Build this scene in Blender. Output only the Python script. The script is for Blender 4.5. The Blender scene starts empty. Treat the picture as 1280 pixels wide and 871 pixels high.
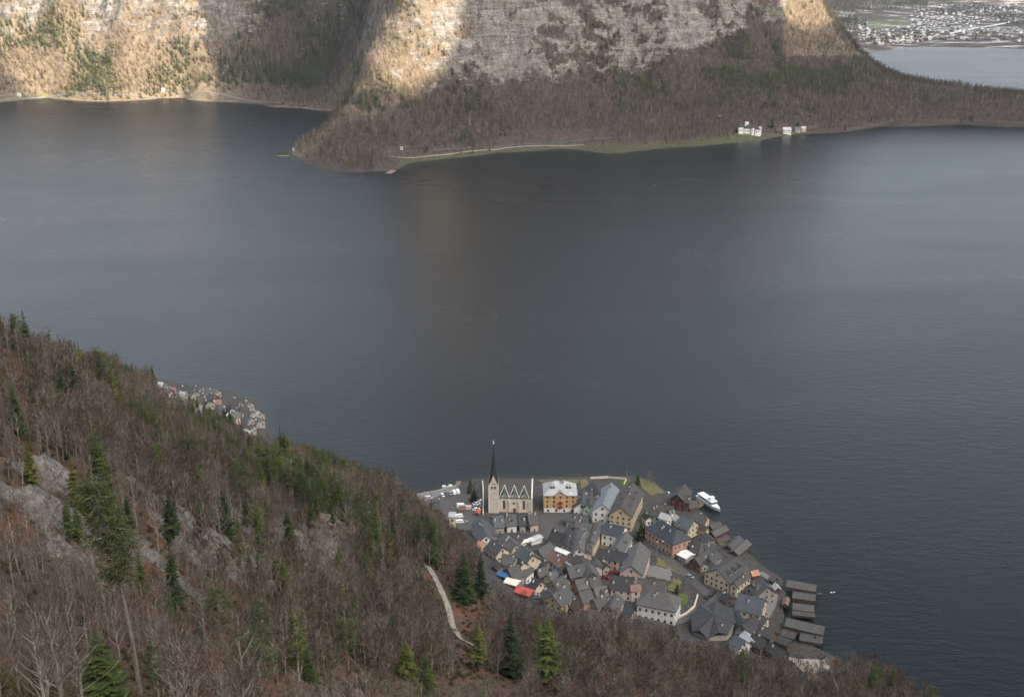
import bpy, math, random
import numpy as np
from mathutils import Vector, Matrix
R = math.radians
sc = bpy.context.scene
C = sc.collection
random.seed(7)
# ------------------------------------------------------------------ camera
CZ = 330.0                      # height of the look-out above the lake
PITCH = R(19.0)
FPX = 1450.0                    # focal length in photograph pixels (1280 wide)
cam = bpy.data.cameras.new('camera'); camo = bpy.data.objects.new('camera', cam)
C.objects.link(camo); sc.camera = camo
cam.sensor_width = 36; cam.lens = 36 * FPX / 1280
cam.clip_start = 1; cam.clip_end = 30000
camo.location = (0, 0, CZ); camo.rotation_euler = (R(90) - PITCH, 0, 0)
# ------------------------------------------------------------------ sky, sun, exposure
SUN_EL = R(18.0)
SH = Vector((0.72, -0.69)).normalized()          # horizontal direction towards the sun (behind the camera, right)
w = bpy.data.worlds.new('World'); sc.world = w; w.use_nodes = True
nt = w.node_tree; nt.nodes.clear()
sky = nt.nodes.new('ShaderNodeTexSky'); sky.sky_type = 'NISHITA'; sky.sun_disc = False
sky.sun_elevation = SUN_EL; sky.sun_rotation = math.atan2(SH.x, SH.y)
sky.altitude = 800; sky.air_density = 1.0; sky.dust_density = 2.5; sky.ozone_density = 1.0
hs = nt.nodes.new('ShaderNodeHueSaturation'); hs.inputs['Saturation'].default_value = 0.62
tint = nt.nodes.new('ShaderNodeMix'); tint.data_type = 'RGBA'; tint.blend_type = 'MULTIPLY'
tint.inputs[0].default_value = 1.0; tint.inputs[7].default_value = (1.0, 0.95, 0.91, 1)
bg = nt.nodes.new('ShaderNodeBackground'); bg.inputs['Strength'].default_value = 0.125
wo = nt.nodes.new('ShaderNodeOutputWorld')
nt.links.new(sky.outputs[0], hs.inputs['Color']); nt.links.new(hs.outputs[0], tint.inputs[6])
nt.links.new(tint.outputs[2], bg.inputs[0])
# added glow high on the sunward side, as thin cloud, brightening right-facing walls
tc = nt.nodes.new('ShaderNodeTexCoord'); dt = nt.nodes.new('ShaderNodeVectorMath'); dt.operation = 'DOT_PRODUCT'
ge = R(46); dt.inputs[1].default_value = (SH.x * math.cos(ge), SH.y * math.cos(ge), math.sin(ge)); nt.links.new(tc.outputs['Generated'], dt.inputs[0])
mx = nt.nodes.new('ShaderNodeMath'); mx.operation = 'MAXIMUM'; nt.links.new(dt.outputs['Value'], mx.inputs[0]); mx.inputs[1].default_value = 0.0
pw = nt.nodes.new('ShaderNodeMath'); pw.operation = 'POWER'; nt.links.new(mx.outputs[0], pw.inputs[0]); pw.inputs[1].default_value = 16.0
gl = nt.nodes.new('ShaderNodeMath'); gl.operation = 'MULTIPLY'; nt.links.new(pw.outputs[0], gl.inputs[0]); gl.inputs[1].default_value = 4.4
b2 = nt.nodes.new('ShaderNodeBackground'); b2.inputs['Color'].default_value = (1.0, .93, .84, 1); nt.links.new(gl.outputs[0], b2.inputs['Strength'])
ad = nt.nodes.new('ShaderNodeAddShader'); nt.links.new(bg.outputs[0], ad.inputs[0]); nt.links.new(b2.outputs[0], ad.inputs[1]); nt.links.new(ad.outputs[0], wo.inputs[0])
sun = bpy.data.lights.new('sun', 'SUN'); suno = bpy.data.objects.new('sun', sun); C.objects.link(suno)
sun.energy = 5.0; sun.angle = R(0.5); sun.color = (1.0, 0.86, 0.68)
sd = Vector((SH.x * math.cos(SUN_EL), SH.y * math.cos(SUN_EL), math.sin(SUN_EL)))
suno.rotation_euler = sd.to_track_quat('Z', 'Y').to_euler()
sc.view_settings.view_transform = 'Standard'; sc.view_settings.look = 'None'
sc.view_settings.exposure = 1.80; sc.view_settings.gamma = 1.0
HAZE = 0.000024
# ------------------------------------------------------------------ geometry helpers
cp, sp = math.cos(PITCH), math.sin(PITCH)
def ray(u, v):                       # direction through a photograph pixel
    x = (u - 640) / FPX; y = (435.5 - v) / FPX
    return np.array([x, cp + y * sp, -sp + y * cp])
def W(u, v, z=0.0):                  # point at height z seen at pixel (u, v)
    d = ray(u, v); t = (z - CZ) / d[2]
    return np.array([d[0] * t, d[1] * t, z])
def WD(u, v, D):                     # point at ground distance y = D
    d = ray(u, v); t = D / d[1]
    return np.array([d[0] * t, D, CZ + d[2] * t])
def proj(x, y, z):
    dz = z - CZ
    dep = y * cp - dz * sp; up = y * sp + dz * cp
    return 640 + FPX * x / dep, 435.5 - FPX * up / dep, dep
class Rbf:
    def __init__(s, pts, smooth=0.0):
        p = np.array(pts, float); s.c = p[:, :2] / 100.; n = len(p)
        d = np.linalg.norm(s.c[:, None] - s.c[None], axis=2)
        A = np.zeros((n + 3, n + 3)); A[:n, :n] = -d - np.eye(n) * smooth
        A[:n, n] = 1; A[:n, n + 1:] = s.c; A[n, :n] = 1; A[n + 1:, :n] = s.c.T
        s.w = np.linalg.solve(A, np.concatenate([p[:, 2], [0, 0, 0]])); s.n = n
    def __call__(s, x, y):
        x = np.asarray(x, float); y = np.asarray(y, float); sh = x.shape
        q = np.stack([x.ravel(), y.ravel()], 1) / 100.; o = np.zeros(len(q))
        for i in range(0, len(q), 20000):
            k = q[i:i + 20000]; d = np.sqrt(((k[:, None] - s.c[None]) ** 2).sum(2) + 1e-4)
            o[i:i + 20000] = -d @ s.w[:s.n] + s.w[s.n] + k @ s.w[s.n + 1:]
        return o.reshape(sh)
def _h(i, j, seed):
    n = (i * 374761393 + j * 668265263 + seed * 982451653) & 0xffffffff
    n = ((n ^ (n >> 13)) * 1274126177) & 0xffffffff
    return ((n ^ (n >> 16)) & 0xffff) / 65535.0
def vnoise(x, y, seed=0):
    xi = np.floor(x).astype(np.int64); yi = np.floor(y).astype(np.int64)
    fx = x - xi; fy = y - yi; fx = fx * fx * fx * (fx * (fx * 6 - 15) + 10); fy = fy * fy * fy * (fy * (fy * 6 - 15) + 10)
    a = _h(xi, yi, seed); b = _h(xi + 1, yi, seed); c = _h(xi, yi + 1, seed); d = _h(xi + 1, yi + 1, seed)
    return (a + (b - a) * fx) * (1 - fy) + (c + (d - c) * fx) * fy
def fbm(x, y, seed=0, o=4, ridged=False):
    x = np.asarray(x, float); y = np.asarray(y, float); r = 0; a = 0.5; t = 0
    for k in range(o):
        n = vnoise(x * 2 ** k + 13.7 * k, y * 2 ** k + 7.1 * k, seed + k)
        if ridged: n = 1 - abs(2 * n - 1)
        r = r + a * n; t += a; a *= 0.5
    return r / t                       # 0..1
def sstep(a, b, x):
    t = np.clip((x - a) / (b - a), 0, 1); return t * t * (3 - 2 * t)
# ------------------------------------------------------------------ near terrain
shore_px = [(1210, 930), (1150, 885), (1118, 862), (1085, 852), (1052, 842), (1040, 822), (1012, 806), (982, 796), (976, 770), (978, 745), (972, 722),
            (950, 708), (936, 694), (915, 684), (902, 668), (892, 655), (874, 640), (862, 628), (845, 622), (826, 612), (812, 600),
            (785, 596), (760, 598), (735, 597), (700, 597), (660, 599), (625, 598), (590, 600), (570, 608), (545, 614), (520, 619),
            (490, 622), (450, 606), (400, 596), (350, 572), (338, 550), (331, 520), (318, 502), (285, 489), (245, 483), (215, 477), (190, 473)]
near_pts = []
sh = [W(u, v, 0) for u, v in shore_px]
sh += [np.array([-330, 900, 0.]), np.array([-420, 905, 0.]), np.array([-560, 960, 0.]), np.array([-800, 1050, 0.])]
for i, p in enumerate(sh):
    near_pts.append((p[0], p[1], 0.6))
    a = sh[max(i - 1, 0)]; b = sh[min(i + 1, len(sh) - 1)]
    t = (b - a)[:2]; n = np.array([t[1], -t[0]]); n /= np.linalg.norm(n)      # out to the lake
    near_pts.append((p[0] + n[0] * 22, p[1] + n[1] * 22, -9.))
for q in [(400, 600), (400, 450), (300, 760), (150, 850), (0, 950), (-200, 1050), (-500, 1200), (300, 300), (330, 150)]: near_pts.append((*q, -40.))
for u, v, z in [(700, 650, 3), (600, 645, 4), (560, 650, 6), (640, 690, 9), (700, 740, 12), (800, 740, 8), (850, 700, 4), (930, 760, 3), (950, 795, 4),
                (850, 785, 9), (600, 700, 17), (640, 745, 21), (740, 780, 18), (900, 812, 10), (1000, 835, 4), (820, 790, 13), (750, 620, 2.5), (780, 690, 4),
                (880, 730, 3), (1020, 838, 3), (990, 815, 2), (560, 630, 3),
                (310, 520, 4), (318, 535, 6), (260, 500, 4), (215, 485, 3), (290, 520, 12),
                (0, 440, 205), (100, 490, 168), (200, 533, 130), (340, 590, 84), (450, 620, 52), (520, 648, 20),
                ]:
    p = W(u, v, z); near_pts.append(tuple(p))
for u, v, D in [(0, 600, 235), (-60, 480, 330), (150, 600, 280), (0, 871, 110), (150, 871, 150), (300, 871, 215), (450, 860, 275), (620, 860, 325), (800, 868, 372),
                (950, 868, 405), (1100, 868, 450), (300, 700, 330), (300, 640, 405), (450, 700, 425), (450, 800, 335), (600, 730, 470), (600, 800, 405),
                (750, 818, 432), (900, 845, 436), (1030, 852, 440), (150, 700, 240), (150, 800, 190), (0, 700, 180), (0, 520, 300), (200, 610, 330), (-100, 700, 200),
                (-100, 871, 120), (560, 700, 505), (680, 790, 440), (540, 770, 420)]:
    near_pts.append(tuple(WD(u, v, D)))
for q in [(0, 0, 315), (0, 50, 280), (-100, 0, 330), (-300, 0, 370), (-400, 200, 330), (-330, 330, 262), (100, 0, 250), (60, 150, 195), (150, 250, 105), (200, 120, 110), (250, 350, 25),
          (-320, 520, 130), (-230, 600, 72), (-420, 650, 130), (-600, 500, 260), (-250, 720, 40), (-130, 640, 30), (-180, 690, 30), (-400, 780, 60), (-600, 800, 120), (-900, 700, 300), (-900, 300, 500), (300, 0, 60)]: near_pts.append(q)
_near = Rbf(near_pts, 0.02)
def near_rock(x, y, z):
    """0..1 where bare limestone shows on the near slope"""
    u, v, d = proj(x, y, z)
    c = .45 * fbm(x / 42., y / 30., 50, 4) + .55 * fbm(x / 8., y / 7., 55, 4)
    band = np.exp(-((v - (650 + (u - 60) * 0.13)) / 42.) ** 2) * sstep(560, 330, u) + 0.55 * np.exp(-(((u - 290) / 150.) ** 2 + ((v - 705) / 40.) ** 2))
    band = np.clip(band, 0, 1) * (1 - .45 * sstep(75, 20, u)) * sstep(4, 25, z) * (np.asarray(y) > 100)
    return sstep(0.515, 0.57, c * 0.86 + band * 0.125) * sstep(.0, .3, band + .10)
def near_h(x, y, rough=True):
    z = _near(x, y)
    if rough:
        k = sstep(14, 40, z)
        r = near_rock(x, y, z) * k
        z = z + k * (8 * (fbm(np.asarray(x) / 60., np.asarray(y) / 60., 3, 4) - .5) + 2.5 * (fbm(np.asarray(x) / 11., np.asarray(y) / 11., 9, 3) - .5))
        z = z + r * (8 * (fbm(np.asarray(x) / 7., np.asarray(y) / 9., 21, 4, True) - .45) + 1.5)
    return z
# ------------------------------------------------------------------ far terrain
far_pts = []
far_shore = [(-330, 150), (-200, 142), (-100, 132), (0, 128), (60, 123), (130, 127), (230, 122), (290, 128), (340, 134), (395, 138), (418, 145), (410, 160), (394, 172),
             (374, 182), (366, 192), (380, 203), (410, 211), (440, 215), (490, 213), (512, 202), (560, 197), (620, 190), (700, 185), (760, 191), (830, 184),
             (900, 179), (950, 175), (1000, 167), (1100, 158), (1200, 155), (1280, 159), (1400, 165), (1600, 178), (1900, 190)]
fs = [W(u, v, 0) for u, v in far_shore]
for i, p in enumerate(fs):
    far_pts.append((p[0], p[1], 1.0))
    a = fs[max(i - 1, 0)]; b = fs[min(i + 1, len(fs) - 1)]
    t = (b - a)[:2]; n = np.array([t[1], -t[0]]); n /= np.linalg.norm(n)
    k = 18 if 9 < i < 16 else 45
    far_pts.append((p[0] + n[0] * k, p[1] + n[1] * k, -4. if 18 < i < 26 else -14))
for q in [(0, 1700), (-700, 1700), (700, 1700), (-1000, 2200), (-600, 2300), (-420, 2200), (1500, 1800), (2200, 2000), (-1600, 2300)]: far_pts.append((*q, -40.))
for u, v, D in [(-150, 60, 2900), (0, 70, 2830), (120, 70, 2830), (240, 70, 2830), (0, 95, 2760), (130, 100, 2760), (250, 100, 2760), (330, 90, 2800), (390, 90, 2800), (440, 60, 2850),
                (0, 30, 2900), (100, 30, 2900), (200, 30, 2900), (330, 30, 2910), (420, 10, 2930),
                (-150, 0, 3020), (0, 0, 2950), (100, 0, 2950), (220, 0, 2950), (330, 0, 2980), (450, -20, 2980),
                # promontory ridge and flank
                (402, 174, 1985), (416, 152, 2020), (432, 130, 2050), (445, 100, 2110), (458, 70, 2180), (478, 30, 2270), (495, 0, 2330), (505, -20, 2370),
                (450, 190, 1930), (500, 180, 1960), (560, 172, 2010), (620, 168, 2050), (600, 150, 2110), (700, 155, 2130), (800, 150, 2170),
                (540, 130, 2150), (560, 105, 2195), (560, 60, 2245), (560, 20, 2285), (600, 0, 2320), (620, 50, 2290), (640, 100, 2240),
                (700, 105, 2280), (700, 60, 2350), (700, 20, 2385), (700, 0, 2400), (800, 95, 2390), (800, 60, 2425), (800, 20, 2450), (800, -10, 2475),
                (900, 130, 2280), (900, 80, 2420), (900, 50, 2490), (900, 20, 2510), (900, 0, 2530), (960, 40, 2560), (970, 12, 2590), (975, -10, 2610), (1000, 110, 2380),
                (1000, 60, 2540), (985, 24, 2610), (1010, 16, 2640), (1040, 42, 2670), (1066, 68, 2650), (1100, 104, 2570), (1150, 105, 2520), (1200, 110, 2490), (1280, 120, 2450), (1400, 128, 2420),
                (1100, 130, 2350), (1200, 135, 2350), (1280, 140, 2330), (1000, 140, 2250), (1010, -20, 2680), (1030, 22, 2720)]:
    far_pts.append(tuple(WD(u, v, D)))
for q in [(-1500, 3300, 330), (-1000, 3150, 310), (-700, 3100, 320), (-1000, 3500, 400), (-500, 3400, 480), (-1800, 3600, 450), (0, 3500, 600), (-500, 4200, 600), (-1500, 4200, 550), (-2500, 3500, 450),
          (-205, 2355, 370), (-195, 2410, 480), (-185, 2490, 640), (-165, 2570, 740), (-90, 2600, 700), (-270, 2600, 330), (-180, 2900, 560), (200, 2700, 440), (450, 2750, 430), (300, 3000, 520), (600, 2800, 380), (100, 2520, 420), (-325, 2560, 100), (-400, 2600, 30), (-330, 2400, 35), (-318, 2250, 26), (-305, 2150, 22), (-300, 2080, 18), (-340, 2500, 25),
          (640, 3000, 380), (800, 2900, 90), (760, 3100, 120), (900, 2800, 10), (1100, 2750, -8), (1100, 3000, -8), (1500, 2700, -8), (1500, 3300, -8), (2500, 3000, -8), (2000, 3600, -8), (1240, 3600, -8), (1010, 3400, 2),
          (1130, 3850, 1), (1080, 3700, 3), (900, 3600, 60), (700, 3600, 300), (600, 4500, 300), (900, 4500, 60)]: far_pts.append(q)
for u, v, z in [(1075, 72, 1.5), (1085, 66, 1.5), (1110, 62, 1.5), (1150, 57, 1.5), (1200, 58, 1.5), (1280, 60, 1.5), (1400, 64, 1.5), (1600, 70, 2)]: far_pts.append(tuple(W(u, v, z)))
for u, v in [(1100, 70), (1130, 64), (1180, 64), (1240, 66), (1300, 68), (1450, 74)]:
    p = W(u, v, 0); far_pts.append((p[0], p[1], -8.))
for q in [(1300, 4700, 10), (2000, 4700, 8), (2800, 4700, 8), (1500, 5600, 18), (2500, 6000, 20), (3500, 6000, 30), (3500, 7500, 45), (2200, 7500, 60), (1500, 6400, 120), (1200, 5800, 80), (1900, 7000, 120), (1200, 6500, 250), (500, 6500, 500), (1500, 8500, 600), (3000, 9000, 300), (5000, 9000, 400), (5000, 5000, 60), (2600, 8000, 120), (4000, 8000, 60)]: far_pts.append(q)
_far = Rbf(far_pts, 0.01)
def far_cliff(x, y, z):
    u, v, d = proj(x, y, z)
    # limestone walls: a broad band in the middle, buttresses to the left, one bright prow
    base = np.interp(u, [430, 480, 560, 640, 700, 760, 830, 880, 950, 985], [60, 110, 125, 105, 112, 96, 84, 66, 38, 30])
    m = sstep(8, -22, v - base) * sstep(425, 470, u) * sstep(995, 972, u)
    m = m * np.where(u < 620, 0.80, 1.0)
    l = sstep(85, 15, v) * (u < 330) * 0.92 + 0.35 * sstep(70, 0, v) * ((u >= 330) & (u < 500) & (y > 2600))
    l = l * (y > 2600)
    c = np.clip(np.where((y > 2600) & (u < 520), l, m), 0, 1) * sstep(25, 45, z)
    br = .38 * fbm(x / 110., y / 260., 41, 4) + .34 * fbm(x / 30., z / 16., 43, 4) + .28 * fbm(x / 12., z / 5., 47, 3)     # broken by wooded ledges and gullies
    lim = np.where((y > 2600) & (u < 520), .50, np.interp(u, [430, 520, 570, 600, 660, 760, 850, 985], [.52, .47, .43, .46, .52, .47, .42, .38]))
    return c * sstep(lim - .08, lim + .08, br + .05 * (c - .8))
def far_h(x, y, full=False):
    x = np.asarray(x, float); y = np.asarray(y, float)
    z = _far(x, y)
    c = far_cliff(x, y, z)
    k = sstep(4, 40, z) * (y < 4000)
    z = z + k * sstep(20, 110, z) * (46 * (fbm((x + .35 * y) / 150., y / 420., 33, 4, True) - .55))
    z = z + k * (22 * (fbm(x / 170., y / 170., 31, 5) - .5) + 5 * (fbm(x / 26., y / 26., 35, 3) - .5))
    # gullies and buttresses run down the walls
    z = z + c * (34 * (fbm(x / 46., y / 110., 61, 4, True) - .55) + 11 * (fbm(x / 15., y / 34., 63, 3, True) - .5))
    st = 13.0; q = z / st + 0.8 * fbm(x / 80., y / 80., 71, 3); fr = q - np.floor(q)
    ter = (np.floor(q) + sstep(0.45, 1.0, fr) - fr + 0.0) * st + (fr - 0.0) * 0
    z2 = z + (sstep(0.5, 1.0, fr) - fr) * st * 0.85
    z = z * (1 - c) + z2 * c
    if full: return z, c
    return z
# ------------------------------------------------------------------ materials
class NB:                                   # tiny node-tree builder
    def __init__(s, name):
        s.m = bpy.data.materials.new(name); s.m.use_nodes = True; s.t = s.m.node_tree; s.t.nodes.clear()
        s.p = s.n('ShaderNodeBsdfPrincipled'); s.o = s.n('ShaderNodeOutputMaterial'); s.l(s.p.outputs[0], s.o.inputs[0])
        s.p.inputs['Roughness'].default_value = 0.9; s.p.inputs['Specular IOR Level'].default_value = 0.2
    def n(s, t, **k):
        x = s.t.nodes.new(t)
        for a, b in k.items(): setattr(x, a, b)
        return x
    def l(s, a, b): s.t.links.new(a, b)
    def noise(s, scale, detail=4, rough=0.6, vec=None, dist=0.0):
        x = s.n('ShaderNodeTexNoise'); x.inputs['Scale'].default_value = scale; x.inputs['Detail'].default_value = detail
        x.inputs['Roughness'].default_value = rough; x.inputs['Distortion'].default_value = dist
        if vec is not None: s.l(vec, x.inputs['Vector'])
        return x.outputs[0]
    def pos(s, scale=(1, 1, 1), obj=False, rot=(0, 0, 0)):
        g = s.n('ShaderNodeTexCoord').outputs['Object'] if obj else s.n('ShaderNodeNewGeometry').outputs['Position']
        m = s.n('ShaderNodeMapping'); m.inputs['Scale'].default_value = scale; m.inputs['Rotation'].default_value = rot; s.l(g, m.inputs['Vector']); return m.outputs[0]
    def ramp(s, f, stops):
        r = s.n('ShaderNodeValToRGB'); e = r.color_ramp.elements
        while len(e) < len(stops): e.new(0.5)
        for q, (p, c) in zip(e, stops): q.position = p; q.color = (*c, 1) if len(c) == 3 else c
        s.l(f, r.inputs[0]); return r.outputs[0]
    def mix(s, f, a, b, mode='MIX'):
        x = s.n('ShaderNodeMix', data_type='RGBA', blend_type=mode)
        for v, i in ((f, 0), (a, 6), (b, 7)):
            if hasattr(v, 'links'): s.l(v, x.inputs[i])
            elif i == 0: x.inputs[0].default_value = v
            else: x.inputs[i].default_value = (*v, 1)
        return x.outputs[2]
    def math(s, op, a, b=0.0, c=None, clamp=False):
        x = s.n('ShaderNodeMath', operation=op); x.use_clamp = clamp
        for v, i in ((a, 0), (b, 1), (c, 2)):
            if v is None: continue
            if hasattr(v, 'links'): s.l(v, x.inputs[i])
            else: x.inputs[i].default_value = v
        return x.outputs[0]
    def attr(s, name):
        a = s.n('ShaderNodeAttribute'); a.attribute_name = name; return a.outputs['Fac']
    def bump(s, h, strength, dist):
        b = s.n('ShaderNodeBump'); b.inputs['Strength'].default_value = strength; b.inputs['Distance'].default_value = dist
        s.l(h, b.inputs['Height']); s.l(b.outputs[0], s.p.inputs['Normal'])
    def col(s, c):
        if hasattr(c, 'links'): s.l(c, s.p.inputs['Base Color'])
        else: s.p.inputs['Base Color'].default_value = (*c, 1)
        return s
def simple(name, c, rough=0.85, var=0.25, scale=1.5, rnd=0.0, spec=0.2, metal=0.0, stretch=(1, 1, 1)):
    b = NB(name); f = b.noise(scale, 4, 0.65, b.pos(stretch, obj=True))
    lo = tuple(x * (1 - var) for x in c); hi = tuple(min(x * (1 + var), 1) for x in c)
    o = b.ramp(f, [(0.3, lo), (0.7, hi)])
    if rnd:
        r = b.n('ShaderNodeObjectInfo').outputs['Random']; o = b.mix(1.0, o, b.ramp(r, [(0, (1 - rnd,) * 3), (1, (1 + rnd,) * 3)]), 'MULTIPLY')
    b.col(o); b.p.inputs['Roughness'].default_value = rough; b.p.inputs['Specular IOR Level'].default_value = spec; b.p.inputs['Metallic'].default_value = metal
    return b.m
def leafy(name, stops, noise_scale=0.6, var=0.35):
    """foliage: each tree takes a tone of the ramp, each clump its own variation"""
    b = NB(name); r = b.n('ShaderNodeObjectInfo').outputs['Random']; c = b.ramp(r, stops)
    f = b.noise(noise_scale, 3, 0.6, b.pos(obj=True)); c = b.mix(1.0, c, b.ramp(f, [(0.3, (1 - var,) * 3), (0.7, (1 + var,) * 3)]), 'MULTIPLY')
    b.col(c); b.p.inputs['Roughness'].default_value = 0.8; b.p.inputs['Specular IOR Level'].default_value = 0.15
    return b.m
M = {}
M['bark'] = leafy('bark', [(0, (.15, .125, .10)), (.5, (.20, .175, .15)), (1, (.28, .25, .22))], 1.2)
M['dark_bark'] = leafy('dark_bark', [(0, (.09, .065, .05)), (1, (.15, .12, .10))], 1.2)
M['twig'] = leafy('twig', [(0, (.052, .038, .028)), (.35, (.085, .065, .048)), (.7, (.125, .10, .078)), (.93, (.185, .155, .12)), (1, (.17, .085, .042))], 0.25)
M['needle'] = leafy('needle', [(0, (.018, .030, .012)), (.4, (.034, .050, .015)), (.85, (.066, .084, .018)), (1, (.09, .09, .024))], 0.5, 0.45)
M['pine_needle'] = leafy('pine_needle', [(0, (.050, .068, .020)), (1, (.075, .088, .026))], 0.5, 0.45)
M['larch'] = leafy('larch', [(0, (.15, .11, .06)), (1, (.26, .20, .12))], 0.5)
M['far_twig'] = leafy('far_twig', [(0, (.036, .027, .023)), (.6, (.062, .047, .039)), (1, (.11, .082, .058))], 0.25)
M['moss'] = leafy('moss', [(0, (.05, .055, .02)), (.5, (.09, .07, .035)), (1, (.13, .075, .04))], 0.6)
def limestone(b, k=1.0):
    st = b.noise(0.05 * k, 6, 0.72, b.pos((0.35, 0.35, 3.6)), 0.8); fine = b.noise(0.32 * k, 5, 0.78, b.pos((1, 1, 1.5)))
    streak = b.noise(0.06 * k, 5, 0.75, b.pos((1.6, 1.6, 0.25)))
    a = b.math('ADD', b.math('MULTIPLY', st, 0.32), b.math('ADD', b.math('MULTIPLY', fine, 0.34), b.math('MULTIPLY', streak, 0.34)))
    return b.ramp(a, [(0.41, (.045, .039, .034)), (0.47, (.12, .106, .092)), (0.54, (.21, .192, .17)), (0.62, (.37, .345, .315))]), fine
def near_ground_mat():
    b = NB('hillside_ground'); rock = b.attr('rock'); z = b.attr('town')
    r, fine = limestone(b, 4.5)
    f1 = b.noise(0.05, 5, 0.65); b.l(b.pos(), f1.node.inputs['Vector'])
    f2 = b.noise(0.6, 4, 0.7, b.pos()); f3 = b.noise(0.12, 4, 0.6, b.pos())
    litter = b.ramp(f2, [(0.3, (.055, .038, .026)), (0.5, (.10, .068, .047)), (0.7, (.155, .115, .083))])
    rust = b.ramp(f2, [(0.3, (.12, .05, .028)), (0.7, (.22, .10, .055))])
    moss = b.ramp(f2, [(0.3, (.04, .045, .016)), (0.7, (.10, .095, .04))])
    g = b.mix(b.ramp(f3, [(0.50, (0, 0, 0)), (0.62, (.8,) * 3)]), litter, rust)
    g = b.mix(b.ramp(f1, [(0.52, (0, 0, 0)), (0.62, (.75,) * 3)]), g, moss)
    edge = b.math('ADD', rock, b.math('MULTIPLY', b.math('SUBTRACT', f2, 0.5), 0.9))
    g = b.mix(b.ramp(edge, [(0.42, (0, 0, 0)), (0.55, (1, 1, 1))]), g, r)
    pav = b.ramp(b.noise(0.5, 5, 0.7, b.pos()), [(0.3, (.038, .036, .033)), (0.5, (.068, .063, .058)), (0.75, (.115, .108, .10))])
    g = b.mix(z, g, pav)
    b.col(g); b.bump(b.math('ADD', fine, f2), 0.9, 0.6); return b.m
def far_ground_mat():
    b = NB('mountain_ground'); rock = b.attr('rock'); turf = b.attr('turf'); snow = b.attr('snow')
    r, fine = limestone(b)
    f2 = b.noise(0.12, 5, 0.7, b.pos()); f3 = b.noise(0.02, 4, 0.6, b.pos())
    litter = b.ramp(f2, [(0.3, (.035, .026, .021)), (0.5, (.062, .045, .036)), (0.7, (.11, .082, .064))])
    sunlit_gold = b.ramp(f2, [(0.3, (.13, .10, .065)), (0.7, (.27, .215, .145))])
    g = b.mix(b.attr('sunlit_gold'), litter, sunlit_gold)
    edge = b.math('ADD', rock, b.math('MULTIPLY', b.math('SUBTRACT', b.noise(0.075, 6, 0.8, b.pos((.8, .8, 2.0))), 0.5), 3.2))
    g = b.mix(b.ramp(edge, [(0.40, (0, 0, 0)), (0.54, (1, 1, 1))]), g, r)
    g = b.mix(turf, g, b.ramp(f2, [(0.35, (.05, .075, .025)), (0.65, (.12, .13, .05))]))
    g = b.mix(b.math('MULTIPLY', snow, b.ramp(b.noise(0.010, 6, 0.7, b.pos((.5, 1, 1))), [(0.52, (0, 0, 0)), (0.60, (1, 1, 1))])), g, (.42, .41, .39))
    b.col(g); b.bump(fine, 1.0, 2.5); return b.m
def water_mat():
    b = NB('lake_water'); sh = b.attr('shallow')
    big = b.noise(0.0035, 3, 0.5, b.pos((0.7, 1.6, 1), rot=(0, 0, R(18))), 1.2); c = b.mix(b.ramp(sh, [(0.0, (0, 0, 0)), (1, (1, 1, 1))]), (.0015, .0045, .0060), (.03, .045, .018))
    b.col(c); p = b.p
    p.inputs['IOR'].default_value = 1.333; p.inputs['Specular IOR Level'].default_value = 0.33
    cat = b.ramp(b.noise(0.012, 4, 0.6, b.pos((0.25, 1.9, 1), rot=(0, 0, R(24))), 1.5), [(0.60, (0, 0, 0)), (0.72, (1, 1, 1))])
    rr = b.ramp(big, [(0.35, (.27,) * 3), (0.65, (.31,) * 3)]); rr = b.mix(b.math('MULTIPLY', cat, 0.0), rr, (.50, .50, .50)); b.l(rr, p.inputs['Roughness'])
    wv = b.noise(0.45, 4, 0.62, b.pos((0.6, 1.3, 1), rot=(0, 0, R(20)))); w2 = b.noise(0.06, 3, 0.6, b.pos((0.6, 1.5, 1), rot=(0, 0, R(-15))))
    b.bump(b.math('ADD', b.math('MULTIPLY', wv, 0.25), b.math('MULTIPLY', b.noise(0.14, 3, 0.6, b.pos((0.5, 1.4, 1), rot=(0, 0, R(10)))), 0.35)), 0.6, 1.3)
    return b.m
M['hill'] = near_ground_mat(); M['mountain'] = far_ground_mat(); M['water'] = water_mat()
M['wood'] = simple('weathered_wood', (.16, .13, .105), 0.9, 0.3, 1.2, stretch=(1, 1, 6))
# ------------------------------------------------------------------ object helpers
def tag(o, label=None, cat=None, group=None, kind=None):
    for k, v in (('label', label), ('category', cat), ('group', group), ('kind', kind)):
        if v: o[k] = v
    return o
def link(name, me, parent=None, loc=(0, 0, 0), rz=0.0, scale=None):
    o = bpy.data.objects.new(name, me); C.objects.link(o)
    o.location = loc; o.rotation_euler = (0, 0, rz)
    if scale is not None: o.scale = scale if hasattr(scale, '__len__') else (scale,) * 3
    if parent: o.parent = parent
    return o
def npmesh(name, v, f, mats, midx=None, attrs=None, smooth=False):
    me = bpy.data.meshes.new(name); v = np.asarray(v, np.float32); f = np.asarray(f)
    me.vertices.add(len(v)); me.vertices.foreach_set('co', v.ravel())
    k = f.shape[1]; me.loops.add(f.size); me.loops.foreach_set('vertex_index', f.ravel().astype(np.int32))
    me.polygons.add(len(f)); me.polygons.foreach_set('loop_start', (np.arange(len(f)) * k).astype(np.int32))
    if midx is not None: me.polygons.foreach_set('material_index', np.asarray(midx, np.int32))
    for m in mats: me.materials.append(m)
    for n, a in (attrs or {}).items():
        at = me.attributes.new(n, 'FLOAT', 'POINT'); at.data.foreach_set('value', np.asarray(a, np.float32).ravel())
    me.update(); me.validate()
    me.polygons.foreach_set('use_smooth', np.full(len(f), smooth)); return me
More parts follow.
